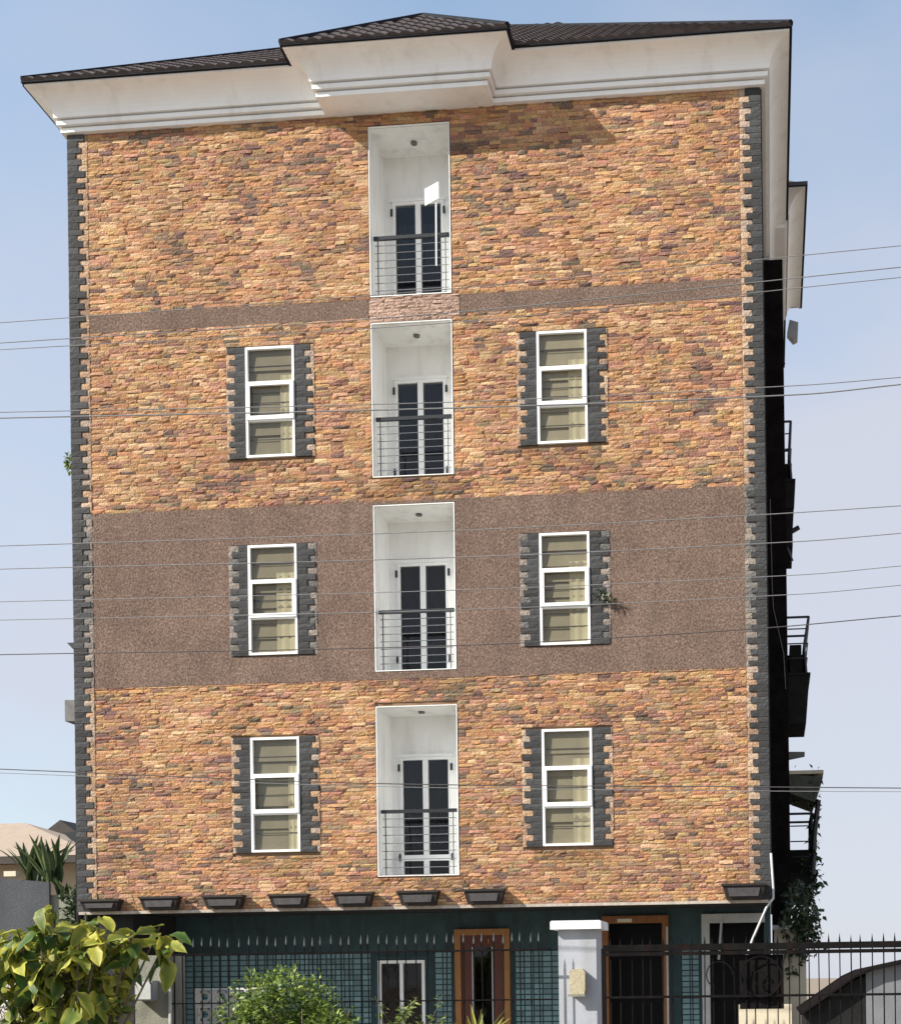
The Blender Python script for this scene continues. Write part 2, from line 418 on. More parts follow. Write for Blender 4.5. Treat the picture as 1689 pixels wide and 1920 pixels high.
def thing(name, label, cat, loc=(0,0,0), group=None):
    o = bpy.data.objects.new(name, None); C.objects.link(o)
    o.location = loc; o.empty_display_size = 0.3
    o['label'] = label; o['category'] = cat
    if group: o['group'] = group
    return o

def copy_tree(src, parent=None):
    c = src.copy(); C.objects.link(c)
    if parent is not None:
        c.parent = parent; c.matrix_parent_inverse = src.matrix_parent_inverse.copy()
    for ch in list(src.children): copy_tree(ch, c)
    return c

def frame_mb(x0, x1, z0, z1, w, y0, y1):
    """rectangular frame, members butted end to end"""
    m = MB()
    m.box(x0, x0+w, y0, y1, z0, z1); m.box(x1-w, x1, y0, y1, z0, z1)
    m.box(x0+w, x1-w, y0, y1, z1-w, z1); m.box(x0+w, x1-w, y0, y1, z0, z0+w)
    return m

# ------------------------------------------------------------------ ground
g = MB(); g.quad((-400,-300,0),(400,-300,0),(400,500,0),(-400,500,0)); g.build('ground', 'earth', kind='structure')
g = MB(); g.box(-60, 60, -19.0, -11.5, 0.004, 0.008); g.build('road', 'asphalt', kind='structure')
g = MB(); g.box(-60, 60, -11.3, -9.0, 0.0, 0.12); g.build('pavement', 'paving', kind='structure')
g = MB(); g.box(-60, 60, -11.5, -11.3, 0.0, 0.14); g.build('kerb', 'concrete', kind='structure')
g = MB(); g.box(-12.0, 1.6, -6.6, 1.75, 0.0, 0.05); g.build('forecourt', 'paving', kind='structure')

# ------------------------------------------------------------------ the apartment building
W, E = -11.62, 0.0
ZB, ZT = 3.09, 16.22
B1B, B1T, B2B, B2T = 12.836, 13.149, 6.856, 9.797
WX = ((-8.587, -7.754), (-3.685, -2.859))
WZ = ((10.615, 12.45), (7.326, 9.153), (4.043, 5.95))
BX = (-6.441, -5.102)
BZ = ((13.201, 15.98), (10.219, 12.734), (7.01, 9.723), (3.62, 6.398))

bld = thing('apartment_building', 'five storey apartment block clad in orange stone brick with brown rendered bands', 'apartment block', (-5.8, 0, 0))

HOLES = [(x0, x1, z0, z1) for (x0, x1) in WX for (z0, z1) in WZ] + [(BX[0], BX[1], z0, z1) for (z0, z1) in BZ]

def sheet(mb, x0, x1, z0, z1, y, holes, yback=None, edge=None):
    """front sheet at y with rectangular holes; hole reveals run back to yback"""
    hs = [(max(a, x0), min(b, x1), max(c, z0), min(d, z1)) for a, b, c, d in holes if a < x1 and b > x0 and c < z1 and d > z0]
    xs = sorted({x0, x1, *[h[0] for h in hs], *[h[1] for h in hs]}); zs = sorted({z0, z1, *[h[2] for h in hs], *[h[3] for h in hs]})
    for i in range(len(xs)-1):
        for j in range(len(zs)-1):
            cx, cz = (xs[i]+xs[i+1])/2, (zs[j]+zs[j+1])/2
            if any(h[0] < cx < h[1] and h[2] < cz < h[3] for h in hs): continue
            mb.quad((xs[i], y, zs[j]), (xs[i+1], y, zs[j]), (xs[i+1], y, zs[j+1]), (xs[i], y, zs[j+1]))
    if yback is not None:
        for a, b, c, d in hs:
            mb.quad((a,y,c),(a,y,d),(a,yback,d),(a,yback,c)); mb.quad((b,y,c),(b,yback,c),(b,yback,d),(b,y,d))
            mb.quad((a,y,c),(a,yback,c),(b,yback,c),(b,y,c)); mb.quad((a,y,d),(b,y,d),(b,yback,d),(a,yback,d))
    if edge is not None:
        mb.quad((x0,y,z0),(x0,y,z1),(x0,edge,z1),(x0,edge,z0)); mb.quad((x1,y,z0),(x1,edge,z0),(x1,edge,z1),(x1,y,z1))
        mb.quad((x0,y,z0),(x0,edge,z0),(x1,edge,z0),(x1,y,z0)); mb.quad((x0,y,z1),(x1,y,z1),(x1,edge,z1),(x0,edge,z1))

mb = MB(); sheet(mb, W, E, ZB, ZT+0.1, 0.02, HOLES, 0.30)
front = mb.build('front_wall', 'mortar', bld)
mb = MB()   # other outer walls, floor slab over the recessed ground storey, attic floor
mb.quad((W,0.02,ZB),(W,0.02,ZT+.1),(W,10.3,ZT+.1),(W,10.3,ZB)); mb.quad((E,0.02,ZB),(E,10.3,ZB),(E,10.3,ZT+.1),(E,0.02,ZT+.1))
mb.quad((W,10.3,0),(W,10.3,ZT+.1),(E,10.3,ZT+.1),(E,10.3,0))
mb.quad((W,1.95,0),(W,1.95,ZB),(W,10.3,ZB),(W,10.3,0)); mb.quad((E,1.95,0),(E,10.3,0),(E,10.3,ZB),(E,1.95,ZB))
mb.build('side_wall', 'sidewall', bld)
mb = MB(); mb.quad((W,0.02,ZB),(E,0.02,ZB),(E,2.2,ZB),(W,2.2,ZB)); mb.build('overhang_soffit', 'soffit', bld)
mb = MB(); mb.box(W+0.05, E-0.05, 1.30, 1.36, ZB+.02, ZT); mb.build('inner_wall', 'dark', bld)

# rough brown render bands
mb = MB(); sheet(mb, W+0.30, E-0.30, B2B, B2T, -0.006, [(a-.024, b+.024, c-.032, d+.024) if a == BX[0] else (a-.29, b+.29, c-.02, d+.02) for a, b, c, d in HOLES], 0.018, 0.018)
mb.build('render_band', 'render', front, label='deep band of rough brown render')
mb = MB(); sheet(mb, W+0.30, BX[0]-0.05, B1B, B1T, -0.004, [], None, 0.018); mb.build('render_band', 'render', front, label='narrow band of rough brown render')
mb = MB(); sheet(mb, -4.95, E-0.30, B1B, B1T, -0.004, [], None, 0.018); mb.build('render_band', 'render', front, label='narrow band of rough brown render')
mb = MB(); mb.box(W+0.02, E-0.02, -0.035, 0.018, ZB-0.035, ZB+0.012); mb.build('drip_strip', 'sill', front)

# --- stone bricks
PAL = [((0.470, 0.270, 0.133), 5.5), ((0.442, 0.230, 0.116), 5.5), ((0.448, 0.250, 0.155), 4.8), ((0.355, 0.184, 0.115), 3.2),
       ((0.400, 0.252, 0.128), 2.0), ((0.275, 0.156, 0.106), 2.8), ((0.185, 0.126, 0.096), 1.2), ((0.545, 0.350, 0.200), 3), ((0.300, 0.205, 0.130), 1.0)]
def brick_colour(x, z):
    a = mnoise.noise(Vector((x*1.5+z*0.5, z*2.2, 3.1)))        # drifts of one shade, as a stone delivery gives
    b = mnoise.noise(Vector((x*0.6, z*0.7, 9.7)))
    wts = []
    for k, (c, w) in enumerate(PAL):
        lum = c[0]
        wts.append(w * math.exp(2.4*(a+0.5*b)*(lum-0.38)/0.15))
    t = R.random()*sum(wts)
    for (c, _), w in zip(PAL, wts):
        t -= w
        if t <= 0: break
    soil = 1.0
    for a_, b_, c_, d_ in HOLES:                              # dirt washed down below sills and balcony floors
        if a_-.25 < x < b_+.25 and 0 < c_-z < .42:
            soil = min(soil, 1-.42*R.random()*(1-(c_-z)/.42)-.10)
    j = soil*R.uniform(0.86, 1.18); h = R.uniform(-0.02, 0.02)
    return (min(0.8, c[0]*j), max(0.02, (c[1]+h)*j), c[2]*j)

def brick_mesh_raw(rng, tilt=0.40, rough=0.28, edge=0.20):
    """unit stone 1 x 1 x 1 whose face is split unevenly (12-point front)"""
    xs = (-0.5, rng.uniform(-0.25, -0.05), rng.uniform(0.1, 0.3), 0.5)
    zs = (-0.5, rng.uniform(-0.1, 0.2), 0.5)
    v, f = [], []
    t = rng.uniform(-tilt, tilt)
    for zi in zs:
        for xi in xs:
            e = edge if (abs(xi) == 0.5 or abs(zi) == 0.5) else 0.0
            v.append((xi, -1.0 + rng.uniform(0, rough) + e + t*zi*0.8, zi))
    for j in range(2):
        for i in range(3):
            a = j*4+i; f.append((a, a+1, a+5, a+4))
    n = len(v)
    ring = [0, 1, 2, 3, 7, 11, 10, 9, 8, 4]
    for k in ring: v.append((v[k][0], 0.0, v[k][2]))
    for q in range(len(ring)):
        a, b = ring[q], ring[(q+1) % len(ring)]
        f.append((b, a, n+q, n+(q+1) % len(ring)))
    return v, f
RAW = [brick_mesh_raw(R) for _ in range(10)]

def keep_out(z0, z1):
    out = []
    for a, b, c, d in HOLES:
        is_b = a == BX[0]
        mx, mz = (0.026, 0.03) if is_b else (0.0, 0.015)
        if c-mz < z1-0.012 and d+mz > z0+0.012:
            out.append((a-mx, b+mx) if is_b else (a-0.335, b+0.335))
    if z0 < BZ[0][0]-0.06 and z1 > BZ[1][1]+0.06 and z0 > 12.7: out.append((BX[0]-0.045, -4.955))
    return sorted(out)

bricks = []
for (za, zb) in ((ZB+0.015, B2B), (B2T, B1B), (B1T, ZT)):
    z = za
    while z < zb-0.02:
        h = R.choice((0.054, 0.058, 0.064, 0.070))
        if z+h > zb-0.03: h = zb-z
        ints, cur = [], W+0.335
        for a, b in keep_out(z, z+h):
            if a > cur: ints.append((cur, a))
            cur = max(cur, b)
        ints.append((cur, E-0.335))
        for a, b in ints:
            x = a
            while x < b-0.001:
                l = R.choice((0.11, 0.14, 0.17, 0.20, 0.23, 0.27))*R.uniform(0.9, 1.1)
                if b-(x+l) < 0.07: l = b-x
                bricks.append((x, l, z, h))
                x += l
        z += h
bricks = [(*q, 0) for q in bricks]
z = BZ[1][1]+0.026
while z < BZ[0][0]-0.05:                                   # pinkish stones on the slab edge under the top balcony
    h = min(R.choice((0.044, 0.052, 0.058)), BZ[0][0]-0.034-z)
    if BZ[0][0]-0.034-z-h < 0.03: h = BZ[0][0]-0.034-z
    x = BX[0]-0.04
    while x < -4.961:
        l = R.choice((0.09, 0.13, 0.17, 0.21)); l = -4.96-x if -4.96-x-l < 0.06 else l
        bricks.append((x, l, z, h, 1)); x += l
    z += h
order = sorted(range(len(bricks)), key=lambda i: -bricks[i][1]*bricks[i][3])
single = set(order[:300])
UNIT = []
for v, f in RAW:
    me = bpy.data.meshes.new('brick'); me.from_pydata(v, [], f); me.materials.append(M['brick_one']); me.update(); UNIT.append(me)
vmb = MB(); cols = []
for i, (x, l, z, h, pink) in enumerate(bricks):
    dep = R.choice((0.006, 0.010, 0.016, 0.023))
    c = brick_colour(x+l/2, z+h/2); k = R.randrange(10)
    if pink: q = R.uniform(.85, 1.12); c = (.46*q, .315*q, .245*q)
    if i in single:
        o = link('brick', UNIT[k], front)
        o.location = (x+l/2, 0.0195, z+h/2); o.scale = (l-0.004, dep+0.02, h-0.004)
        o.color = (*c, 1)
    else:
        v, f = RAW[k]; b = len(vmb.v)
        vmb.v += [(x+l/2+p[0]*(l-0.004), 0.0195+p[1]*(dep+0.02), z+h/2+p[2]*(h-0.004)) for p in v]
        vmb.f += [tuple(b+q for q in g_) for g_ in f]
        cols += [(*c, 1)]*len(v)
me = vmb.mesh('brick_veneer', M['brick_all'])
ca = me.color_attributes.new('brick_colour', 'FLOAT_COLOR', 'POINT')
ca.data.foreach_set('color', [q for c in cols for q in c])
link('brick_veneer', me, front, kind='stuff')

# --- dark slate quoins on both corners, pale stones between the teeth
def stone_unit(name, mat, seed):
    rng = random.Random(seed); v, f = brick_mesh_raw(rng, 0.10, 0.14, 0.10)
    me = bpy.data.meshes.new(name); me.from_pydata(v, [], f); me.materials.append(M[mat]); me.update(); return me
SL = [stone_unit('corner_stone', 'slate', 30+i) for i in range(4)]
INF = [stone_unit('infill_stone', 'brick_one', 50+i) for i in range(4)]
def infill(par, x0, x1, z0, z1, grey):
    if x1-x0 < 0.02: return
    o = link('infill_stone', R.choice(INF), par)
    o.location = ((x0+x1)/2, 0.0195, (z0+z1)/2); o.scale = (x1-x0-0.004, R.uniform(.03, .045), z1-z0-0.006)
    c = R.choice(((.46,.30,.18),(.44,.28,.18),(.50,.36,.25),(.34,.22,.15),(.42,.32,.25)) if not grey else ((.26,.22,.19),(.20,.18,.16),(.30,.25,.21),(.15,.14,.13)))
    o.color = (*c, 1)
def place_stone(name, meshes, par, x0, x1, z0, z1, dep, y=0.0195):
    o = link(name, R.choice(meshes), par)
    o.location = ((x0+x1)/2, y, (z0+z1)/2); o.scale = (x1-x0-0.004, dep, z1-z0-0.004)
    return o
z = ZB+0.015; k = 0
while z < ZT-0.05:
    h = 0.1*R.uniform(0.85, 1.15)
    long_ = k % 2 == 0
    for side in (0, 1):
        le = 0.29*R.uniform(0.76, 1.05) if long_ else 0.155*R.uniform(0.88, 1.15)
        if side == 0:
            place_stone('corner_stone', SL, bld, W-0.012, W+le, z, z+h, 0.055)
            infill(bld, W+le, W+0.334, z, z+h, B2B < z < B2T)
        else:
            place_stone('corner_stone', SL, bld, E-le, E+0.012, z, z+h, 0.055)
            infill(bld, E-0.334, E-le, z, z+h, B2B < z < B2T)
    z += h; k += 1
mb = MB(); mb.box(E+0.002, E+0.03, 0.03, 4.9, ZB, ZT); mb.build('corner_return', 'slate', bld)
mb = MB(); mb.box(W-0.03, W-0.002, 0.03, 1.2, ZB, ZT); mb.build('corner_return', 'slate', bld)

# --- windows
TS = [stone_unit('trim_stone', 'slate', 70+i) for i in range(4)]
def pane_quad(xa, xb, y, a, b):
    m = MB(); m.quad((xa,y,a),(xb,y,a),(xb,y,b),(xa,y,b)); return m
def make_window(x0, x1, z0, z1, seed):
    rng = random.Random(seed)
    w = frame_mb(x0, x1, z0, z1, 0.038, -0.035, 0.03)
    h = z1-z0; za, zb2 = z0+h*0.335, z0+h*0.665
    w.box(x0+.045, x1-.045, -0.030, 0.05, za-.02, za+.02); w.box(x0+.045, x1-.045, -0.030, 0.05, zb2-.02, zb2+.02)
    win = w.build('window', 'frame', bld)
    frame_mb(x0+.012, x1-.012, za+.005, zb2+.03, 0.065, -0.055, -0.032).build('sash', 'frame', win)
    for a, b in ((z0+.045, za-.02), (za+.02, zb2-.02), (zb2+.02, z1-.045)):
        pane_quad(x0+.045, x1-.045, 0.014, a, b).build('pane', 'clearglass', win)
    bl = MB()                                            # blind in soft horizontal folds
    n = rng.choice((5, 6, 6, 7)); y = 0.040
    for i in range(n):
        a = z0+.02+(h-.04)*i/n; b = z0+.02+(h-.04)*(i+1)/n
        d = 0.02*rng.uniform(0.6, 1.3)
        xa = x0+0.02
        bl.quad((xa, y-d, a), (x1-.01, y-d, a), (x1-.01, y+d*.4, b), (xa, y+d*.4, b))
        bl.quad((xa, y-d, a), (xa, y+d*.4-.001, a-.008), (x1-.01, y+d*.4-.001, a-.008), (x1-.01, y-d, a))
    bl.build('blind', 'blind', win)
    bc = MB(); xc = x0+(x1-x0)*rng.uniform(.55, .75)          # pale curtain edge drawn across the right side
    for q in range(5):
        xa, xb = xc+(x1-.012-xc)*q/5, xc+(x1-.012-xc)*(q+1)/5
        ya, yb_ = (.012, .005) if q % 2 else (.005, .012)
        bc.quad((xa, .013+ya, z0+.03), (xb, .013+yb_, z0+.03), (xb, .013+yb_, z0+h*.75), (xa, .013+ya, z0+h*.75))
    bc.build('curtain', 'curtainpale', win)
    bb = MB()
    for i in range(1, 6):
        if i % 2: zc = z0+h*i/6; bb.box(x0+.045, x1-.045, 0.0155, 0.0185, zc-.007, zc+.007)
    bb.build('security_bar', 'gutter', win)
    z, k = z0-0.01, 0
    n = round((h+.02)/0.1); hh = (h+.02)/n
    for k in range(n):
        zz = z+k*hh
        for side in (-1, 1):
            lo = 0.32*rng.uniform(0.78, 1.0) if k % 2 == 0 else 0.18*rng.uniform(0.85, 1.15)
            e = x0-0.003 if side < 0 else x1+0.003
            a, b = (e-lo, e) if side < 0 else (e, e+lo)
            place_stone('trim_stone', TS, win, a, b, zz, zz+hh, 0.055)
            a, b = (e-0.333, e-lo) if side < 0 else (e+lo, e+0.333)
            infill(win, a, b, zz, zz+hh, z1 < 9.5 and z0 > 7)
    return win
s = 0
for (x0, x1) in WX:
    for (z0, z1) in WZ:
        s += 1; make_window(x0, x1, z0, z1, 200+s)

# --- recessed balconies
DOORTOP = (15.36, 12.27, 9.10, 5.74)
RAILZ = (0.99, 0.97, 0.98, 1.06)
for i, (z0, z1) in enumerate(BZ):
    x0, x1 = BX; yb = 0.80; dx0, dx1, dt = -6.29, -5.40, 1.9+(DOORTOP[i]-1.9)*0.9885
    rc = MB()
    rc.quad((x0,.3,z0),(x0,.3,z1),(x0,yb,z1),(x0,yb,z0)); rc.quad((x1,.3,z0),(x1,yb,z0),(x1,yb,z1),(x1,.3,z1))
    rc.quad((x0,.3,z1),(x1,.3,z1),(x1,yb,z1),(x0,yb,z1)); rc.quad((x0,.3,z0),(x0,yb,z0),(x1,yb,z0),(x1,.3,z0))
    for q in ((x0, dx0, z0, z1), (dx1, x1, z0, z1), (dx0, dx1, dt, z1)):
        rc.quad((q[0],yb,q[2]),(q[1],yb,q[2]),(q[1],yb,q[3]),(q[0],yb,q[3]))
    rc.quad((x0+.002,.022,z0),(x0+.002,.022,z1),(x0+.002,.3,z1),(x0+.002,.3,z0)); rc.quad((x1-.002,.022,z0),(x1-.002,.3,z0),(x1-.002,.3,z1),(x1-.002,.022,z1))
    rc.quad((x0,.022,z1-.002),(x1,.022,z1-.002),(x1,.3,z1-.002),(x0,.3,z1-.002)); rc.quad((x0,.022,z0+.002),(x0,.3,z0+.002),(x1,.3,z0+.002),(x1,.022,z0+.002))
    bal = rc.build('balcony_recess', 'white', bld)
    frame_mb(x0-.012, x1+.012, z0-.02, z1+.012, 0.013, -0.012, 0.018).build('plaster_border', 'white', bal)
    hz = z0+RAILZ[i]
    hr = MB(); hr.box(x0+.03, x1-.03, 0.06, 0.11, hz-.028, hz+.028); hr.build('handrail', 'iron', bal)
    for k in range(7):
        zz = hz-.12-(RAILZ[i]-.17)*k/6.6
        MB().tube([(x0+.05, .085, zz), (x1-.05, .085, zz)], .0065, 6).build('rail_rod', 'railrod', bal)
    for xp in (x0+.10, x1-.10):
        MB().box(xp-.008, xp+.008, .075, .095, z0, hz-.028).build('post', 'railrod', bal)
    cl = MB(); cl.prism([(-5.80+.055*math.cos(t), 0.42+.055*math.sin(t)) for t in [k*math.pi/5 for k in range(10)]], 'z', z1-.03, z1-.002)
    cl.build('ceiling_lamp', 'boxgrey', bal)
    fr = frame_mb(dx0, dx1, z0+.02, dt, 0.05, yb-.03, yb+.06)
    low = z0+.30 if i == 3 else z0+.14
    mid = (dx0+dx1)/2
    fr.box(mid-.045, mid+.045, yb-.035, yb+.055, z0+.07, dt-.05)
    if i == 3: fr.box(dx0+.05, mid-.045, yb-.028, yb+.05, low+.0, low+.10); fr.box(mid+.045, dx1-.05, yb-.028, yb+.05, low+.0, low+.10)
    else: fr.box(dx0+.05, mid-.045, yb-.028, yb+.05, z0+.07, low); fr.box(mid+.045, dx1-.05, yb-.028, yb+.05, z0+.07, low)
    fr.box(dx0-.03, dx1+.03, yb-.045, yb-.002, dt+.002, dt+.05)
    door = fr.build('balcony_door', 'frame', bld)
    for a, b in ((dx0+.05, mid-.045), (mid+.045, dx1-.05)):
        lo = low+.10 if i == 3 else low
        pane_quad(a, b, yb+.004, lo, dt-.05).build('pane', 'darkglass', door)
        if i == 3: pane_quad(a, b, yb+.004, z0+.07, low).build('pane', 'darkglass', door)
        cu = MB(); nn = 9
        top = dt-.05 if i else dt-.35
        for k in range(nn):
            xa, xb = a+(b-a)*k/nn, a+(b-a)*(k+1)/nn
            ya, yb2 = yb+.05+(.02 if k % 2 else 0), yb+.05+(0 if k % 2 else .02)
            cu.quad((xa, ya, lo+.18), (xb, yb2, lo+.18), (xb, yb2, top), (xa, ya, top))
        cu.build('curtain', 'curtain', door)
    for hx in (dx0-.012, dx1+.012):
        for hz2 in (dt-.18, z0+.36):
            MB().box(hx-.018, hx+.018, yb-.05, yb-.031, hz2-.06, hz2+.06).build('hinge', 'iron', door)
pp = thing('bright_patch_standin', 'added white panel on a thin pole, standing in for a bright patch on the top balcony', 'panel', (-5.33, -.03, 13.30))  # made-up panel set out in the sun in place of a bright patch
MB().prism([(-5.50, 14.60), (-5.265, 14.71), (-5.265, 14.98), (-5.50, 14.87)], 'y', -.075, -.055).build('panel', 'frame', pp)  # added panel in place of the bright patch
MB().tube([(-5.325, -.045, 13.62), (-5.315, -.045, 14.80)], .013, 7).build('added_pole', 'frame', pp)  # added pole in place of the pale strip below the patch
MB().tube([(-5.325, -.045, 14.19), (-5.325, .058, 14.19)], .012, 6).build('added_clamp', 'railrod', pp)

# --- cornice swept round the whole outline, with the shallow projections in front and on the right side
OUT = [(W,0),(-7.07,0),(-7.07,-.42),(-4.42,-.42),(-4.42,0),(E,0),(E,10.3),(W,10.3)]
PROF = [(0.0,16.20),(.085,16.20),(.085,16.272),(.02,16.272),(.02,16.300),(.135,16.300),(.135,16.372),(.055,16.372),(.055,16.402),(.165,16.402)]
PROF += [(.165+.315*(1-math.cos(t)), 16.402+.338*math.sin(t)) for t in [k*math.pi/2/8 for k in range(1, 9)]] + [(.48,16.77)]
def sweep(mb, outline, prof):
    n = len(outline); rows = []
    for i, p in enumerate(outline):
        a, b = Vector(outline[i-1]), Vector(outline[(i+1) % n]); p = Vector(p)
        d1, d2 = (p-a).normalized(), (b-p).normalized()
        mit = Vector((d1.y, -d1.x))+Vector((d2.y, -d2.x))
        rows.append([(p.x+mit.x*d, p.y+mit.y*d, z) for d, z in prof])
    for i in range(n):
        j = (i+1) % n
        for k in range(len(prof)-1):
            mb.quad(rows[i][k], rows[j][k], rows[j][k+1], rows[i][k+1])
mb = MB(); sweep(mb, OUT, PROF); corn = mb.build('cornice', 'cornice', bld)
mb = MB(); mb.quad((-7.07,-.42,16.20),(-7.07,.02,16.20),(-4.42,.02,16.20),(-4.42,-.42,16.20)); mb.build('soffit_board', 'cornice', corn)

# --- roof
TP, TB = 0.80, 0.90
ex0, ex1, ey0, ey1, ez = W-.50, E+.50, -.50, 10.8, 16.80
half = (ey1-ey0)/2; rz = ez+half*TP
pA, pB, pC, pD = Vector((ex0,ey0,ez)), Vector((ex1,ey0,ez)), Vector((ex1,ey1,ez)), Vector((ex0,ey1,ez))
r1, r2 = Vector((ex0+half, ey0+half, rz)), Vector((ex1-half, ey0+half, rz))
mb = MB()
for q in ((pA,pB,r2,r1), (pB,pC,r2), (pC,pD,r1,r2), (pD,pA,r1)): mb.quad(*q)
mb.quad(pA, pD, pC, pB)
bx0, bx1, by, bz = -7.07-.50, -4.42+.50, -.92, 16.78
bm = (bx0+bx1)/2; bh = (bx1-bx0)/2; ap = Vector((bm, by+bh, bz+bh*TB)); bk = Vector((bm, 3.2, bz+bh*TB))
mb.quad((bx0,by,bz),(bx1,by,bz),ap); mb.quad((bx0,3.2,bz),(bx0,by,bz),ap,bk); mb.quad((bx1,by,bz),(bx1,3.2,bz),bk,ap)
mb.quad((bx0,by,bz-.004),(bx0,ey0,bz-.004),(bx1,ey0,bz-.004),(bx1,by,bz-.004))
roof = mb.build('roof', 'roof', bld)
caps = MB()
def cap(a, b, lift=.035): caps.tube([Vector(a)+Vector((0,0,lift)), Vector(b)+Vector((0,0,lift))], .055, 7)
cap(pA, r1); cap(pB, r2); cap(pC, r2); cap(pD, r1); cap(r1, r2)
cap((bx0,by,bz), ap); cap((bx1,by,bz), ap); cap(ap, bk)
caps.build('ridge_cap', 'ridge', roof)
ed = MB()
ed.box(ex0-.01, bx0, ey0-.025, ey0+.05, 16.772, 16.792); ed.box(bx1, ex1+.01, ey0-.025, ey0+.05, 16.772, 16.792)
ed.box(bx0-.01, bx1+.01, by-.025, by+.05, 16.752, 16.775); ed.box(bx0-.03, bx0+.03, by+.05, ey0+.4, 16.75, 16.82); ed.box(bx1-.03, bx1+.03, by+.05, ey0+.4, 16.75, 16.82)
ed.box(ex1-.05, ex1+.025, ey0+.05, ey1, 16.765, 16.825); ed.box(ex0-.025, ex0+.05, ey0+.05, ey1, 16.765, 16.825)
ed.build('eave_trim', 'ridge', roof)
po = [(-2.5,4.78),(.38,4.78),(.38,8.35),(-2.5,8.35)]
mb = MB(); sweep(mb, po, [(d, z+.45) for d, z in PROF]); mb.quad((-2.5,4.78,16.65),(-2.5,8.35,16.65),(.38,8.35,16.65),(.38,4.78,16.65)); pc = mb.build('side_cornice', 'cornice', bld)
mb = MB(); q0, q1, q2, q3 = (-2.5,4.28,17.24),(.88,4.28,17.24),(.88,8.85,17.24),(-2.5,8.85,17.24)
qa, qb = Vector((-1.4,6.56,19.2)), Vector((-3.5,6.56,19.2))
mb.quad(q0,q1,qa,qb); mb.quad(q1,q2,qa); mb.quad(q2,q3,qb,qa); mb.quad(q0,q3,q2,q1); pr_ = mb.build('side_roof', 'roof', bld)
et = MB(); et.box(.83,.905,4.25,8.88,17.20,17.27); et.box(-1.0,.83,4.25,4.32,17.20,17.27); et.build('eave_trim', 'ridge', pr_)
# barrel tiles: unit tile u across, v up the slope, w out of the slope
def tile_raw(wd=0.21, ln=0.40):
    v, f = [], []
    prof = [(-.5, .004), (-.36, .018), (-.15, .036), (.08, .038), (.28, .022), (.5, .004)]
    for vy, up in ((0.0, 0.022), (ln, 0.0)):
        for u, wv in prof: v.append((u*wd, vy, wv+up))
    n = len(prof)
    for i in range(n-1): f.append((i, i+1, n+i+1, n+i))
    b = len(v)
    for u, wv in prof: v.append((u*wd, 0.0, -0.015))
    for i in range(n-1): f.append((b+i, b+i+1, i+1, i))
    return v, f
TV, TF = tile_raw()
tme = bpy.data.meshes.new('roof_tile'); tme.from_pydata(TV, [], TF); tme.materials.append(M['roof']); tme.update()
rest = MB()
def tiles(origin, u, up, width, height_fn, low_fn=lambda x: -1.0):
    """cover a slope: origin at the eave's left end, u along it, up the slope direction"""
    w = u.cross(up).normalized()
    n = int(width/0.205); sp = width/n
    mrot = Matrix((u, up, w)).transposed()
    for r_ in range(0, 22):
        v0 = r_*0.36-0.03
        for i in range(n):
            xc = (i+.5)*sp
            lim = height_fn(xc)
            if v0+0.16 > lim or v0+0.05 < low_fn(xc): continue
            p = origin+u*xc+up*v0
            mw = Matrix.Translation(p) @ mrot.to_4x4()
            if r_ == 0:
                link('roof_tile', tme, roof, mw)
            elif v0 < 7.6:
                b = len(rest.v)
                rest.v += [tuple(mw @ Vector(q)) for q in TV]; rest.f += [tuple(b+q for q in g_) for g_ in TF]
cp = 1/math.sqrt(1+TP*TP); up1 = Vector((0, cp, cp*TP))
tiles(Vector((ex0,ey0,ez+.01)), Vector((1,0,0)), up1, bx0-ex0, lambda x: x/cp)
tiles(Vector((bx1,ey0,ez+.01)), Vector((1,0,0)), up1, ex1-bx1, lambda x: min(half, (ex1-bx1)-x)/cp)
tiles(Vector((bx0,ey0,ez+.01)), Vector((1,0,0)), up1, bx1-bx0, lambda x: 7.2, lambda x: max(.4, TB*min(x, (bx1-bx0)-x)/TP/cp))
cb = 1/math.sqrt(1+TB*TB)
tiles(Vector((bx0,by,bz+.01)), Vector((1,0,0)), Vector((0, cb, cb*TB)), bx1-bx0, lambda x: min(x, (bx1-bx0)-x)/cb)
rest.build('roof_tiling', 'roof', roof, kind='stuff')

# --- dark bracket boxes along the foot of the facade
for (a, b, zt) in ((-11.50,-10.80,3.30),(-10.47,-9.78,3.33),(-9.38,-8.68,3.33),(-8.26,-7.58,3.33),(-7.17,-6.49,3.34),(-6.09,-5.39,3.345),(-4.99,-4.30,3.35),(-.78,-.06,3.36)):
    ins = .075
    c = MB(); c.box(a, b, -.225, -.035, zt-.035, zt)
    zb_ = ZB+.02
    i0 = len(c.v)
    c.v += [(a+.02,-.205,zt-.035),(b-.02,-.205,zt-.035),(b-ins,-.17,zb_),(a+ins,-.17,zb_),(a+.02,-.035,zt-.035),(b-.02,-.035,zt-.035),(b-ins,-.035,zb_),(a+ins,-.035,zb_)]
    c.f += [tuple(i0+k for k in q) for q in ((0,3,2,1),(1,2,6,5),(3,0,4,7),(2,3,7,6))]
    br = c.build('bracket', 'corbel', bld)
    MB().prism([(a+.10, zt-.07),(b-.10, zt-.07),(b-ins-.055, zb_+.045),(a+ins+.055, zb_+.045)], 'y', -.212, -.18).build('face_plate', 'corbelface', br)

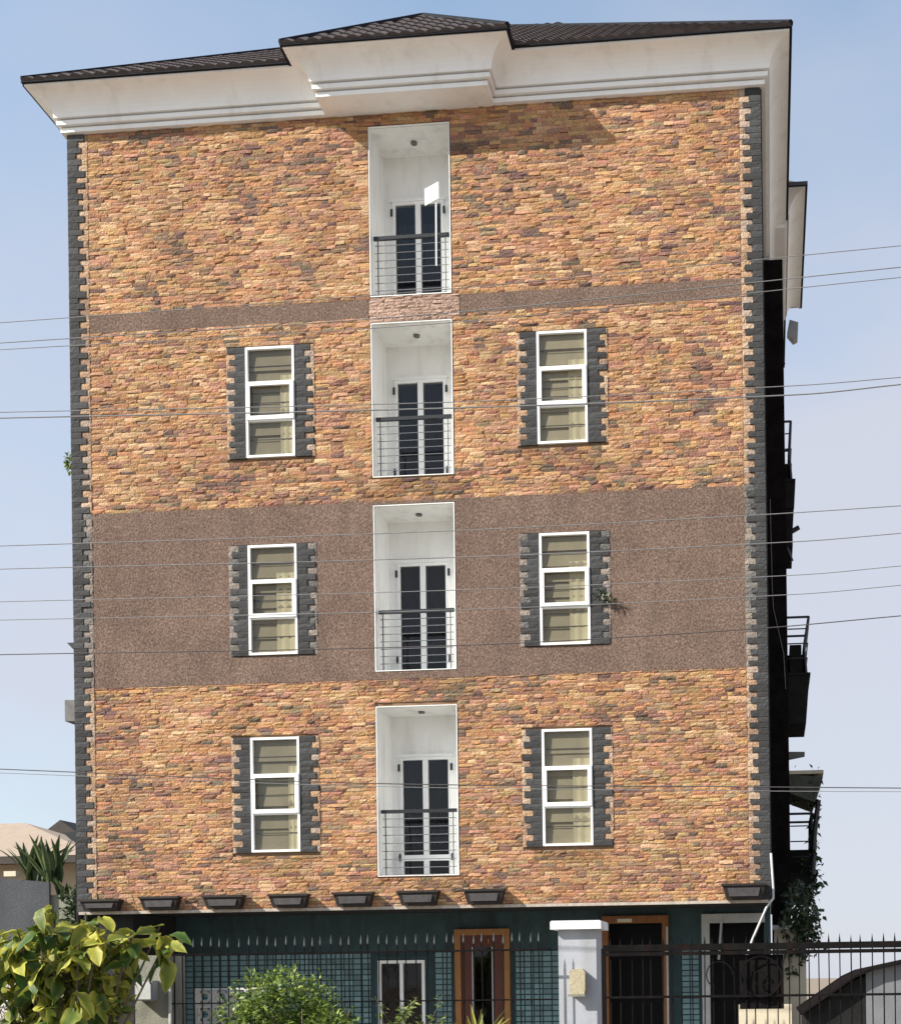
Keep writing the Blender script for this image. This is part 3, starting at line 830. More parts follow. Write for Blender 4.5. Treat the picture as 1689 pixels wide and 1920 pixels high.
# --- right hand bay with side balconies
bay = MB(); bay.box(0.032, .41, 5.0, 7.45, 0, 16.198).build('side_bay', 'bay', bld)
def side_balcony(x1, xb, za, zm, zr, xr, y0=5.35, y1=6.9, posts=True):
    c = MB(); c.prism([(.412, za), (xb, za), (x1, zm), (.412, zm)], 'y', y0, y1)
    c.box(.412, x1+.02, y0-.02, y1+.02, zm, zm+.05); c.box(.412, x1-.12, y0+.5, y1-.2, zm+.05, zm+(zr-zm)*.45)
    sb_ = c.build('side_balcony', 'slab', bld)
    t = MB(); t.tube([(.40, y0+.05, zr), (xr, y0+.05, zr), (xr, y1-.05, zr), (.42, y1-.05, zr)], .025, 6); t.build('handrail', 'iron', sb_)
    n = 7
    for k in range(n):
        yy = y0+.05+(y1-y0-.1)*k/(n-1)
        MB().tube([(x1-.06, yy, zm), (x1-.10, yy, zm+(zr-zm)*.5), (xr, yy, zr)], .028, 6).build('post', 'iron', sb_)
    for q in (0.3, 0.55, 0.8):
        zz = zm+(zr-zm)*q; xx = x1-.06+(xr-x1+.06)*q
        MB().tube([(.42, y0+.05, zz), (xx, y0+.05, zz), (xx, y1-.05, zz)], .014, 5).build('rail_rod', 'iron', sb_)
    return sb_
b1 = side_balcony(.60, .58, 11.35, 11.88, 13.12, .54)
MB().box(.412, .55, 5.4, 6.9, 10.60, 11.348).build('slab_drop', 'slab', b1)
MB().tube([(.53,5.45,10.9),(.68,5.45,10.98)], .05, 7).build('spout', 'iron', b1)
MB().tube([(.43,5.45,10.58),(.53,5.45,10.30)], .035, 7).build('spout', 'iron', b1)
b2 = side_balcony(.85, .77, 6.98, 7.95, 9.14, .85)
MB().box(.46, .70, 5.55, 6.3, 8.0, 8.62).build('screen_panel', 'slab', b2)
b3 = side_balcony(.95, .85, 3.38, 3.90, 5.15, .86)
c = MB(); c.prism([(.412,5.55),(.92,5.35),(1.09,5.86),(.412,5.92)], 'y', 5.2, 6.9); c.build('canopy', 'mossy', bld); MB().tube([(.99,5.25,5.4),(.90,5.25,4.7),(.86,5.25,3.9)], .055, 7).build('post', 'iron', b3)
MB().box(.41, 1.10, 5.22, 6.85, 5.93, 6.00).build('canopy_top', 'cream', bld)
MB().prism([(.41,6.30),(.74,6.36),(.74,6.44),(.41,6.45)], 'y', 5.6, 5.75).build('wall_lamp', 'boxgrey', bld)
MB().prism([(.56,16.72),(.62,17.02),(.82,16.95),(.80,16.60),(.70,16.55)], 'y', 9.0, 9.25).build('gutter_hopper', 'greymetal', bld)
MB().tube([(.10,4.97,11.4),(.12,4.97,9.6),(.14,4.97,9.2),(.33,4.97,8.3),(.36,4.97,7.6)], .007, 5).build('cable', 'wire', bld)
MB().tube([(.02,-.02,3.85),(.05,-.05,3.3),(.05,-.07,3.12),(-.06,-.08,2.98),(-.30,-.10,2.45),(-.36,-.10,2.28),(-.42,-.08,2.15),(-.44,-.08,2.0)], .019, 8).build('drain_pipe', 'pipe', bld, True, label='bent white pipe at the foot of the right corner')
# left side fittings
MB().box(-11.90, -11.66, .15, .75, 6.36, 6.72).build('wall_box', 'boxgrey', bld)
MB().prism([(-11.82,7.68),(-11.63,7.68),(-11.63,7.48)], 'y', .1, .3).build('spout', 'iron', bld)
MB().prism([(-11.93,4.46),(-11.63,4.48),(-11.63,4.24),(-11.80,4.34)], 'y', .1, .5).build('pipe_hood', 'iron', bld)
MB().tube([(-11.74,.25,4.36),(-11.74,.25,2.4)], .055, 8).build('downpipe', 'slab', bld)

# --- recessed ground storey
GY = 1.95
GH = [(-7.08,-6.22,0.9,2.24), (-5.66,-4.66,0.05,2.78), (-2.97,-1.80,0.05,2.97), (-1.12,-0.12,0.05,2.92)]
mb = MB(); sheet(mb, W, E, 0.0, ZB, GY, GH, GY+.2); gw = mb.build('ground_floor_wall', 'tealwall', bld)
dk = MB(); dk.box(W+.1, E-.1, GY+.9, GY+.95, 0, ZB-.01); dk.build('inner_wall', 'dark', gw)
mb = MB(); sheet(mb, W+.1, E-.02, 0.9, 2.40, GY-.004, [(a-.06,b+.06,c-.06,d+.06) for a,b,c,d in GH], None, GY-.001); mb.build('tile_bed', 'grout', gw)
tme2 = bpy.data.meshes.new('wall_tile'); mt = MB(); mt.prism([(-.5,-.5),(.5,-.5),(.5,.5),(-.5,.5)], 'y', -1, 0)
tme2 = mt.mesh('wall_tile', M['teal'])
tl = MB(); cnt = 0; cells = []
tw, th = .165, .098
for i in range(int(11.4/tw)):
    for j in range(int(1.48/th)):
        x = W+.12+i*tw; z = .91+j*th
        if any(x+tw > a-.06 and x < b+.06 and z+th > c-.06 and z < d+.06 for a,b,c,d in GH): continue
        cells.append((x, z))
vis = lambda c: (c[1] > 1.15)*10 - abs(c[0]+4.3)
cells.sort(key=lambda c: -vis(c))
for k, (x, z) in enumerate(cells):
    dp = .010+R.uniform(0, .004)
    if k < 300:
        o = link('wall_tile', tme2, gw); o.location = (x+tw/2, GY-.0045, z+th/2); o.scale = (tw-.022, dp, th-.02); o.rotation_euler = (R.uniform(-.02,.02), 0, R.uniform(-.02,.02))
    else:
        tl.box(x+.011, x+tw-.011, GY-.0045-dp, GY-.0045, z+.01, z+th-.01)
tl.build('wall_tiling', 'teal', gw, kind='stuff')
MB().box(-11.60, -10.85, .35, GY-.002, 0, ZB-.012).build('corner_column', 'soffit', gw)
# white two light window
a, b, c0, d = GH[0]
f = frame_mb(a, b, c0, d, .055, GY-.03, GY+.05); f.box((a+b)/2-.03, (a+b)/2+.03, GY-.026, GY+.05, c0+.055, d-.055)
gwin = f.build('ground_floor_window', 'frame', bld)
for q in ((a+.055, (a+b)/2-.03), ((a+b)/2+.03, b-.055)): pane_quad(q[0], q[1], GY+.022, c0+.055, d-.055).build('pane', 'darkglass', gwin)
# carved wooden door
a, b, c0, d = GH[1]
f = MB(); f.box(a, a+.11, GY-.07, GY+.1, c0, d); f.box(b-.11, b, GY-.07, GY+.1, c0, d); f.box(a+.11, b-.11, GY-.07, GY+.1, d-.11, d)
wd = f.build('wooden_door', 'woodgold', bld)
lf = MB(); lf.box(a+.11, a+.30, GY-.03, GY+.04, c0, d-.11); lf.box(b-.30, b-.11, GY-.03, GY+.04, c0, d-.11); lf.box(a+.30, b-.30, GY-.03, GY+.04, d-.32, d-.11); lf.box(a+.30, b-.30, GY-.03, GY+.04, c0, c0+.5)
lf.build('door_leaf', 'woodred', wd)
pane_quad(a+.30, b-.30, GY+.004, c0+.5, d-.32).build('pane', 'darkglass', wd)
f = MB()
for xq in (a+.31, b-.33): f.box(xq, xq+.02, GY-.045, GY-.031, c0+.5, d-.32)
f.build('glazing_bead', 'greyframe', wd)
for k in range(3): MB().tube([(a+.36+k*.13, GY-.05, d-.18),(a+.36+k*.13, GY-.05, d-.27)], .02, 6, .006).build('carving', 'woodgold', wd)
# dark entrance with timber surround
a, b, c0, d = GH[2]
f = MB(); f.box(a-.02, a+.09, GY-.08, GY+.1, c0, d); f.box(b-.12, b, GY-.08, GY+.1, c0, d); f.box(a+.09, b-.12, GY-.08, GY+.1, d-.13, d)
en = f.build('entrance_surround', 'wood', bld)
MB().box(b-.045, b-.012, GY-.11, GY-.081, c0, d-.2).build('edge_strip', 'greyframe', en)
MB().box(a+.26, a+.52, GY-.10, GY-.081, d-.115, d-.05).build('name_plate', 'cream', en)
# grey framed opening at the right end
a, b, c0, d = GH[3]
f = MB(); f.box(a-.10, a+.04, GY-.05, GY+.1, c0, d+.06); f.box(a+.04, b+.02, GY-.05, GY+.1, d-.10, d+.06)
sd = f.build('side_doorway', 'greyframe', bld)
MB().tube([(a+.26, GY-.1, d-.05),(a+.20, GY-.1, d-.75)], .022, 6).build('stay', 'greyframe', sd)

# ------------------------------------------------------------------ front boundary: fence, pillars, gate
FY = -7.0
fence = thing('iron_fence', 'black iron spear fence in front of the teal ground floor wall', 'fence', (-4.5, FY, 0))
def bar_mesh(h, r, tip='tip'):
    m = MB(); m.box(-r, r, -r, r, 0, h); nb = len(m.f)
    i0 = len(m.v); t = r*1.9
    m.v += [(-t,0,h+.02),(0,-t*.7,h+.02),(t,0,h+.02),(0,t*.7,h+.02),(0,0,h+.11),(0,0,h-.02)]
    m.f += [tuple(i0+k for k in q) for q in ((0,1,4),(1,2,4),(2,3,4),(3,0,4),(1,0,5),(2,1,5),(3,2,5),(0,3,5))]
    me = m.mesh('bar', M['gateiron']); me.materials.append(M[tip])
    for p in me.polygons[nb:]: p.material_index = 1
    return me
bm_ = bar_mesh(2.24, .0056)
x = -6.60
while x < -2.42:
    o = link('bar', bm_, fence); o.location = (x+R.uniform(-.006,.006), FY, .05+R.uniform(-.02,.006)); o.rotation_euler = (0, R.uniform(-.009,.009), R.uniform(-.3,.3)); x += .1055
for zz, hh in ((2.20,.011),(1.66,.008),(.35,.02)): MB().box(-6.63, -2.37, FY-.022, FY-.0095, zz-hh, zz+hh).build('rail', 'gateiron', fence)

pil = thing('gate_pillar', 'pale grey gate pillar with white moulded cap and beige lamp', 'gate pillar', (-2.08, -6.6, 0))
MB().box(-2.325, -1.905, -6.80, -6.33, 0, 2.419).build('shaft', 'pillar', pil)
c = MB(); c.prism([(-2.40,2.42),(-1.84,2.42),(-1.84,2.50),(-1.855,2.515),(-2.385,2.515),(-2.40,2.50)], 'y', -6.88, -6.25); c.build('cap', 'cap', pil)
l_ = MB(); l_.prism([(-2.19,1.70),(-2.035,1.70),(-2.02,1.76),(-2.02,1.95),(-2.05,1.985),(-2.17,1.985),(-2.19,1.95)], 'y', -6.90, -6.802); lampo = l_.build('wall_lamp', 'lamp', pil)
MB().box(-2.205, -2.02, -6.915, -6.901, 1.685, 1.71).build('lamp_rim', 'concrete', lampo)

cpil = thing('concrete_pillar', 'weathered grey concrete pillar behind the big yellow leaves', 'pillar', (-6.85, -6.8, 0))
MB().box(-7.05, -6.66, -7.0, -6.6, 0, 2.20).build('shaft', 'concrete', cpil)
MB().tube([(-6.635, -7.02, 0.0), (-6.635, -7.02, 2.14)], .018, 7).build('conduit', 'pipe', cpil)
mbx = thing('meter_box', 'small pale grey metal box fixed to the concrete pillar', 'meter box', (-6.88, -7.08, 1.75))
MB().box(-6.98, -6.78, -7.14, -7.002, 1.70, 1.92).build('casing', 'greymetal', mbx)
MB().box(-6.965, -6.795, -7.15, -7.141, 1.715, 1.905).build('lid', 'pipe', mbx)

GX0, GX1 = -1.80, 1.72
gate = thing('iron_gate', 'black iron gate with spear tops and a ring scroll ornament', 'gate', (0, FY, 0))
bg = bar_mesh(2.16, .0058, 'gateiron')
x = GX0+.07
while x < GX1:
    o = link('bar', bg, gate); o.location = (x+R.uniform(-.006,.006), FY, .06+R.uniform(-.015,.006)); o.rotation_euler = (0, R.uniform(-.008,.008), R.uniform(-.3,.3)); x += .112
for za_, zb_ in ((2.165,2.235),(2.115,2.155),(1.66,1.685),(.30,.36)): MB().box(GX0, GX1, FY-.035, FY-.0095, za_, zb_).build('rail', 'gateiron', gate)
for xx in (GX0, GX1): MB().box(xx-.022, xx+.022, FY-.03, FY+.03, .05, 2.2).build('stile', 'gateiron', gate)
MB().box(-.34, .13, FY+.011, FY+.02, 1.53, 2.11).build('sheet_panel', 'gateiron', gate)
MB().tube([(-.11+.215*math.cos(t), FY-.05, 1.875+.215*math.sin(t)) for t in [k*2*math.pi/36 for k in range(37)]], .008, 5, caps=False).build('ring', 'gateiron', gate)
MB().tube([(-.11+(.02+.018*t)*math.cos(t), FY-.05, 1.885+(.02+.018*t)*math.sin(t)) for t in [k*.22 for k in range(26)]], .007, 5).build('scroll', 'gateiron', gate)
MB().tube([(-.55+.14*math.cos(t), FY-.05, 1.90+.14*math.sin(t)) for t in [k*.15 for k in range(30)]], .007, 5).build('scroll', 'gateiron', gate)
gp = thing('gate_post', 'cream gate post with weathered top at the right edge', 'gate post', (1.75, -6.9, 0))
MB().box(1.62, 2.1, -6.95, -6.55, 0, 2.10).build('shaft', 'cream', gp)
MB().box(1.57, 2.15, -7.0, -6.5, 2.10, 2.17).build('cap', 'woodred', gp)

# ornamental breeze block screen beyond the fence
scr = thing('breeze_block_screen', 'white ornamental breeze block screen beside the concrete pillar', 'garden screen', (-6.25, -6.4, 0))
bb = MB(); frame_mb(-.5, .5, -.5, .5, .13, -.5, .5)
q = frame_mb(-.1, .1, -.1, .1, .022, -.04, .04)
q.tube([(.055*math.cos(t), 0, .055*math.sin(t)) for t in [k*2*math.pi/10 for k in range(11)]], .015, 5, caps=False)
q.box(-.012,.012,-.02,.02,-.078,-.055); q.box(-.012,.012,-.02,.02,.055,.078); q.box(-.078,-.055,-.02,.02,-.012,.012); q.box(.055,.078,-.02,.02,-.012,.012)
qm = q.mesh('breeze_block', M['whitewall'])
for i in range(4):
    for j in range(9):
        o = link('breeze_block', qm, scr); o.location = (-6.52+i*.203, -6.4, .10+j*.203); o.rotation_euler = (0, R.choice((0, math.pi/2)), 0)

# ------------------------------------------------------------------ left neighbours
gwall = thing('grey_boundary_wall', 'plain grey boundary wall left of the apartment block', 'wall', (-14, .5, 0))
c = MB()
A, Bq = (-17.5, -1.0), (-12.72, 1.0)
def slopewall(c, A, B, zA, zB, t):
    d = (Vector(B)-Vector(A)).normalized(); n_ = Vector((-d.y, d.x))*t
    p = [(A[0],A[1]),(B[0],B[1]),(B[0]+n_.x,B[1]+n_.y),(A[0]+n_.x,A[1]+n_.y)]
    zs = (zA,zB,zB,zA)
    i0 = len(c.v); c.v += [(x_,y_,0) for x_,y_ in p]+[(x_,y_,z_) for (x_,y_),z_ in zip(p, zs)]
    c.f += [tuple(i0+k for k in q_) for q_ in ((0,1,5,4),(1,2,6,5),(2,3,7,6),(3,0,4,7),(4,5,6,7))]
slopewall(c, A, Bq, 4.15, 3.70, .22); c.build('wall_panel', 'greywall', gwall)
c = MB(); c.box(-13.42, -13.20, .78, .92, 3.80, 3.89); o = c.build('loose_block', 'cream'); o['label'] = 'small white block lying on the grey wall top'; o['category'] = 'block'
gl = thing('garden_wall', 'low white garden wall with pale ledge behind the yellow bush', 'wall', (-10.5, -5.2, 0))
MB().box(-13.5, -9.45, -5.2, -5.0, 0, 2.27).build('wall_panel', 'whitewall', gl)
MB().box(-13.5, -9.40, -5.27, -4.93, 2.27, 2.36).build('coping', 'cap', gl)

house = thing('neighbour_house', 'low beige house with a pale hipped roof far left', 'house', (-25, 20, 0))
MB().box(-34, -19.9, 15.5, 22.5, 0, 5.45).build('wall', 'beigewall', house)
MB().box(-34, -19.88, 15.44, 15.5, 3.9, 4.25).build('plinth_band', 'whitewall', house)
hr = MB(); e0, e1, f0, f1, hz = -35, -19.35, 14.8, 23.2, 5.62
ra, rb = Vector((-30, 19.0, 7.13)), Vector((-24.05, 19.0, 7.13))
for q in (((e0,f0,hz),(e1,f0,hz),rb,ra), ((e1,f0,hz),(e1,f1,hz),rb), ((e1,f1,hz),(e0,f1,hz),ra,rb), ((e0,f1,hz),(e0,f0,hz),ra)): hr.quad(*q)
hr.quad((e0,f0,hz-.01),(e0,f1,hz-.01),(e1,f1,hz-.01),(e1,f0,hz-.01))
hro = hr.build('roof', 'beigeroof', house)
MB().box(e0, e1, f0-.05, f0+.05, hz-.22, hz-.02).build('fascia', 'gutter', house)
MB().prism([(-23.75,6.8),(-23.1,7.26),(-22.35,6.7)], 'y', 19.4, 20.4).build('gablet', 'gutter', hro)

# right hand neighbour
shed = thing('lean_to_shed', 'dark lean-to shed with sloping roof behind the right gate bars', 'shed', (1.5, -2, 0))
c = MB(); c.prism([(.50,0),(1.36,0),(1.36,1.86),(1.2,1.80),(.50,1.33)], 'y', -2.0, 1.0); c.build('wall', 'slab', shed)
c = MB(); c.prism([(.42,1.30),(1.20,1.83),(1.42,1.93),(3.2,2.30),(3.2,2.33),(1.41,1.96),(1.19,1.86),(.41,1.33)], 'y', -2.15, 1.2); c.build('roof', 'bay', shed)
MB().prism([(1.362,0),(3.2,0),(3.2,2.297),(1.45,1.932),(1.362,1.895)], 'y', -2.02, 1.0).build('pier', 'greywall', shed)
cw = thing('cream_boundary_wall', 'tall cream wall behind the gate right of the block', 'wall', (.4, 3, 0))
MB().box(.06, .64, 2.9, 3.1, 0, 2.72).build('wall_panel', 'cream', cw)
MB().box(.03, .68, 2.85, 3.15, 2.72, 2.80).build('coping', 'cap', cw)
pw = thing('cream_planter_wall', 'low cream wall close behind the ring on the gate', 'wall', (-.05, -6.3, 0))
MB().box(-.37, .22, -6.35, -6.2, 0, 1.56).build('wall_panel', 'cream', pw)

# ------------------------------------------------------------------ vegetation
def leaf_mesh(name, mat, L, Wd, bend, n=6, fold=.25, seed=0, pointed=1.0):
    """single leaf along +x with a folded midrib and drooping tip"""
    rng = random.Random(seed)
    v, f, rim = [], [], []
    for i in range(n+1):
        t = i/n
        w = Wd*math.sin(math.pi*min(1, t*.97+.03)**.8)**pointed*.5+0.002
        x_ = L*t; z_ = -bend*L*t*t
        wob = rng.uniform(-.13, .13)*Wd
        for s_, rv in ((-1,1.0),(-.5,.35),(0,0),(.5,.35),(1,1.0)):
            v.append((x_, s_*w, z_+abs(s_)*w*fold+(wob if abs(s_) == 1 else 0))); rim.append(rv)
    for i in range(n):
        for j in range(4):
            a_ = i*5+j; f.append((a_, a_+5, a_+6, a_+1))
    me = bpy.data.meshes.new(name); me.from_pydata(v, [], f); me.materials.append(M[mat])
    at = me.attributes.new('rim', 'FLOAT', 'POINT'); at.data.foreach_set('value', rim)
    me.polygons.foreach_set('use_smooth', [True]*len(me.polygons)); me.update()
    return me
def orient(p, d, roll, s=1.0):
    d = d.normalized(); side = d.cross(Vector((0,0,1)))
    if side.length < .01: side = Vector((1,0,0))
    side.normalize(); up = side.cross(d)
    m = Matrix((d, -side, up)).transposed().to_4x4()
    return Matrix.Translation(p) @ m @ Matrix.Rotation(roll, 4, 'X') @ Matrix.Scale(s, 4)

# big variegated bush at lower left
bush = thing('croton_bush', 'big bush with large yellow and green leaves at lower left', 'bush', (-7.1, -8, .12))
LM = [leaf_mesh('leaf', 'croton', .27+.03*i, .165, .30, seed=i, fold=.22, pointed=.8) for i in range(3)]+[leaf_mesh('leaf', 'croton', .25, .145, .75, seed=9, pointed=.75)]
stems = []
tips = []
for k in range(34):
    tips.append(Vector((-7.18+(k+.5)/34*1.7-.85+R.uniform(-.1,.1), -8.25+R.uniform(-.18,.5), 0)))
for tp in tips:
    u = (tp.x+7.20)/1.0
    zt = 2.62-.40*u*u-1.15*((tips.index(tp)*7) % 12)/12
    tp.z = max(1.30, zt)
    if zt < 2.2 and tp.x > -6.82: tp.x -= .55
tips += [Vector((-6.30,-7.9,2.50)), Vector((-6.22,-7.9,2.38)), Vector((-6.6,-7.95,2.42)), Vector((-7.3,-8.2,2.66)), Vector((-7.0,-8.1,2.62)), Vector((-7.7,-8.2,2.3))]
for tp in tips:
    b0 = Vector((-7.12+R.uniform(-.15,.15), -8+R.uniform(-.1,.1), .1)); mid = b0.lerp(tp, .55)+Vector((R.uniform(-.1,.1), 0, .1))
    stems.append([b0, mid, tp])
sm_ = MB()
for s_ in stems: sm_.tube(s_, .020, 6, .008)
sm_.build('stem', 'stem', bush)
cntl = 0
for tp in tips:
    nl = 7
    for k in range(nl):
        if cntl >= 298: break
        az = k*2.4+R.uniform(-.4,.4); el = R.uniform(-1.15, .25)
        d = Vector((math.cos(az)*math.cos(el), math.sin(az)*math.cos(el)-.55, math.sin(el)))
        p = tp+Vector((R.uniform(-.05,.05), R.uniform(-.05,.05), R.uniform(-.28,.04)))
        link('leaf', R.choice(LM), bush, orient(p, d, R.uniform(-.8,.8), R.choice((.55, .75, .9, 1.0, 1.15))*R.uniform(.9, 1.1))); cntl += 1

def leaf_cloud(n, L, Wd, posf, rng, bend=.3, flat=4):
    """many small leaves as one mesh; returns MB plus per-vertex values"""
    m = MB(); rim, rnd = [], []
    for _ in range(n):
        p, out = posf(rng)
        d = (out+Vector((rng.gauss(0,.6), rng.gauss(0,.6), rng.gauss(0,.6)))).normalized()
        mw = orient(p, d, rng.uniform(-1.2, 1.2), rng.uniform(.6, 1.25))
        i0 = len(m.v); q = rng.random()
        pts = [(0,0,0),(L*.45,-Wd/2,.01*L),(L*.5,0,-.04*L),(L*.45,Wd/2,.01*L),(L,0,-bend*L)]
        m.v += [tuple(mw @ Vector(t)) for t in pts]
        m.f += [(i0,i0+1,i0+2),(i0,i0+2,i0+3),(i0+1,i0+4,i0+2),(i0+2,i0+4,i0+3)]
        rim += [.2,.8,.1,.8,.5]; rnd += [q]*5
    return m, rim, rnd
def cloud_obj(name, mat, parent, data, **props):
    m, rim, rnd = data
    me = m.mesh(name, M[mat])
    a1 = me.attributes.new('rim', 'FLOAT', 'POINT'); a1.data.foreach_set('value', rim)
    a2 = me.attributes.new('leaf_random', 'FLOAT', 'POINT'); a2.data.foreach_set('value', rnd)
    return link(name, me, parent, **props)

# round green shrub in front of the fence
def in_pos(rng):
    return Vector((-7.15+rng.uniform(-.75,.42), -7.95+rng.uniform(-.15,.3), rng.uniform(1.2, 2.45))), Vector((rng.gauss(0,1), -.4, rng.gauss(0,.6)-.4)).normalized()
cloud_obj('inner_foliage', 'croton', bush, leaf_cloud(950, .17, .095, in_pos, random.Random(3)))
shrub = thing('green_shrub', 'round bright green shrub below the ground floor window', 'shrub', (-4.9, -7.6, .12))
lobes = [(Vector((R.uniform(-.62,.62), R.uniform(-.35,.35), R.uniform(-.7,.42))), R.uniform(.14,.26)) for _ in range(60)]
lobes = [(p, r_) for p, r_ in lobes if p.z < .40-.95*p.x*p.x]
def shrub_pos(rng):
    c_, r_ = rng.choice(lobes)
    d = Vector((rng.gauss(0,1), rng.gauss(0,1), rng.gauss(0,1)+.3)).normalized()
    p = c_+d*r_*rng.uniform(.45, 1.08)
    if rng.random() < .02: p = p+d*.12
    return Vector((-5.03, -7.6, 1.50))+p, d
cloud_obj('crown', 'green', shrub, leaf_cloud(11500, .064, .030, shrub_pos, random.Random(4)))
c = MB()
for k in range(9):
    a_ = k*.7; c.tube([(-4.9,-7.6,.1), (-4.9+.25*math.cos(a_),-7.6+.2*math.sin(a_),.9), (-4.9+.5*math.cos(a_),-7.6+.3*math.sin(a_),1.6)], .018, 5, .006)
c.build('stem', 'stem', shrub)
sp = thing('window_weed', 'sprawling weed with thin shoots in front of the white window', 'plant', (-4.0, -7.4, .1))
shoots = [[Vector((-4.1+R.uniform(-.1,.1),-7.4,.1)), Vector((-4.0+R.uniform(-.35,.35),-7.4,1.0)), Vector((-3.95+R.uniform(-.5,.6),-7.4+R.uniform(-.1,.1),R.uniform(1.45,1.72)))] for _ in range(14)]
c = MB(); [c.tube(s_, .008, 5, .003) for s_ in shoots]; c.build('stem', 'stem', sp)
def weed_pos(rng):
    s_ = rng.choice(shoots); t = rng.uniform(.35, 1.0)
    return s_[1].lerp(s_[2], t)+Vector((rng.gauss(0,.02),rng.gauss(0,.02),rng.gauss(0,.02))), Vector((rng.gauss(0,1),-.3,.4)).normalized()
cloud_obj('crown', 'green', sp, leaf_cloud(420, .075, .022, weed_pos, random.Random(8)))

def blade_plant(name, label, loc, n, L, Wd, mat, spread, cat='plant', base=.05):
    t = thing(name, label, cat, loc)
    ms = [leaf_mesh('leaf', mat, L, Wd, b, n=6, fold=.5, seed=k, pointed=.8) for k, b in enumerate((.05, .18, .4))]
    for k in range(n):
        az = k*2.399+R.uniform(-.2,.2); el = R.uniform(1.5-spread, 1.5)
        d = Vector((math.cos(az)*math.cos(el), math.sin(az)*math.cos(el), math.sin(el)))
        link('leaf', R.choice(ms), t, orient(Vector(loc)+Vector((R.uniform(-base, base), R.uniform(-.08, .08), 0)), d, R.uniform(-.5,.5), R.uniform(.7, 1.1)))
    MB().tube([Vector(loc)-Vector((0,0,.25)), Vector(loc)+Vector((0,0,.08))], .06, 7, .04).build('stem', 'stem', t)
    return t
blade_plant('spiky_plant', 'clump of dark spear shaped leaves above the grey wall', (-13.02, 1.35, 3.72), 38, .86, .12, 'spike', .42, base=.30)
blade_plant('spiky_plant', 'dark spiky clump with pale edges in the gap beside the block corner', (-12.50, 1.2, 3.25), 14, .62, .10, 'spike', .6, base=.1)
blade_plant('yellow_blade_plant', 'small yellow bladed plant in front of the wooden door', (-3.03, -7.6, 1.12), 16, .50, .045, 'yellow', .55)
# support pedestals for the raised plants
o = MB().box(-13.3, -12.30, 1.08, 1.75, 0, 3.48).build('planter', 'concrete'); o['label'] = 'tall concrete planter ledge behind the grey wall'; o['category'] = 'planter'
o = MB().prism([(-3.16,.12),(-2.90,.12),(-2.86,.95),(-3.20,.95)], 'y', -7.74, -7.46).build('plant_pot', 'concrete'); o['label'] = 'grey pot holding the yellow bladed plant'; o['category'] = 'pot'

bsh = thing('corner_shrub', 'dark bluish shrub between grey wall and block corner', 'shrub', (-12.05, .9, 0))
def cs_pos(rng):
    d = Vector((rng.gauss(0,1), rng.gauss(0,1), rng.gauss(0,1))).normalized()
    return Vector((-12.12, .95, 3.05))+Vector((d.x*.38, d.y*.3, d.z*.62))*rng.uniform(.4,1.0), d
cloud_obj('crown', 'darkgreen', bsh, leaf_cloud(700, .12, .05, cs_pos, random.Random(12)))
MB().tube([(-12.1,.95,0),(-12.1,.95,2.8)], .03, 6).build('stem', 'stem', bsh)

crp = thing('creeper', 'dark creeper trailing from the lowest side balcony over the cream wall', 'creeper', (.6, 3.4, 2.5))
vines = []
for k in range(20):
    x_ = R.uniform(.30, .92); y_ = R.uniform(2.75, 2.85); zt = R.uniform(3.0, 3.75)
    vines.append([Vector((x_, y_+1.5, zt)), Vector((x_+R.uniform(-.1,.1), y_, zt-.45)), Vector((x_+R.uniform(-.15,.12), y_, zt-.75-R.uniform(0,.45)))])
c = MB(); [c.tube(s_, .008, 5, .004) for s_ in vines]; c.build('stem', 'stem', crp)
def cr_pos(rng):
    s_ = rng.choice(vines); t = rng.random(); a_ = s_[0].lerp(s_[1], t*2) if t < .5 else s_[1].lerp(s_[2], t*2-1)
    return a_+Vector((rng.gauss(0,.05), rng.gauss(0,.05), rng.gauss(0,.05))), Vector((rng.gauss(0,1),-.5,-.3)).normalized()
cloud_obj('foliage', 'darkgreen', crp, leaf_cloud(900, .12, .075, cr_pos, random.Random(21)))
bpl = thing('balcony_plants', 'dark trailing plants on the lowest side balcony and its canopy', 'plants', (.8, 5.6, 4))
def bp_pos(rng):
    k = rng.random()
    if k < .45: p = Vector((rng.uniform(.6,1.08), rng.uniform(5.2,6), rng.uniform(3.55,4.25)))
    elif k < .8: p = Vector((rng.uniform(.84,1.0), rng.uniform(5.2,5.5), rng.uniform(4.2,5.4)))
    else: p = Vector((rng.uniform(.45,1.05), rng.uniform(5.2,5.5), rng.uniform(5.3,6.05)))
    return p, Vector((rng.gauss(0,1), -.4, rng.gauss(0,1))).normalized()
cloud_obj('foliage', 'darkgreen', bpl, leaf_cloud(260, .15, .07, bp_pos, random.Random(22)))
wt = thing('wall_weed', 'small green weed rooted in the upper left corner of the block', 'weed', (-11.64, .1, 10.7))
def wt_pos(rng):
    d = Vector((rng.gauss(0,1)-.4, rng.gauss(0,1), rng.gauss(0,1))).normalized()
    return Vector((-11.70, .12, 10.72))+Vector((d.x*.09, d.y*.12, d.z*.18))*rng.uniform(.3,1), d
cloud_obj('foliage', 'green', wt, leaf_cloud(160, .07, .03, wt_pos, random.Random(23)))
wc = thing('wire_weed', 'dried plant snagged beside the right window in the brown band', 'weed', (-2.5, -.05, 8.05))
def wc_pos(rng):
    a_ = rng.random(); p = Vector((-2.78,-.07,8.17)).lerp(Vector((-2.42,-.07,7.95)), a_)+Vector((rng.gauss(0,.03), rng.gauss(0,.02), rng.gauss(0,.045)))
    return p, Vector((rng.gauss(0,1), -.5, rng.gauss(0,1))).normalized()
cloud_obj('foliage', 'darkgreen', wc, leaf_cloud(90, .07, .03, wc_pos, random.Random(24)))
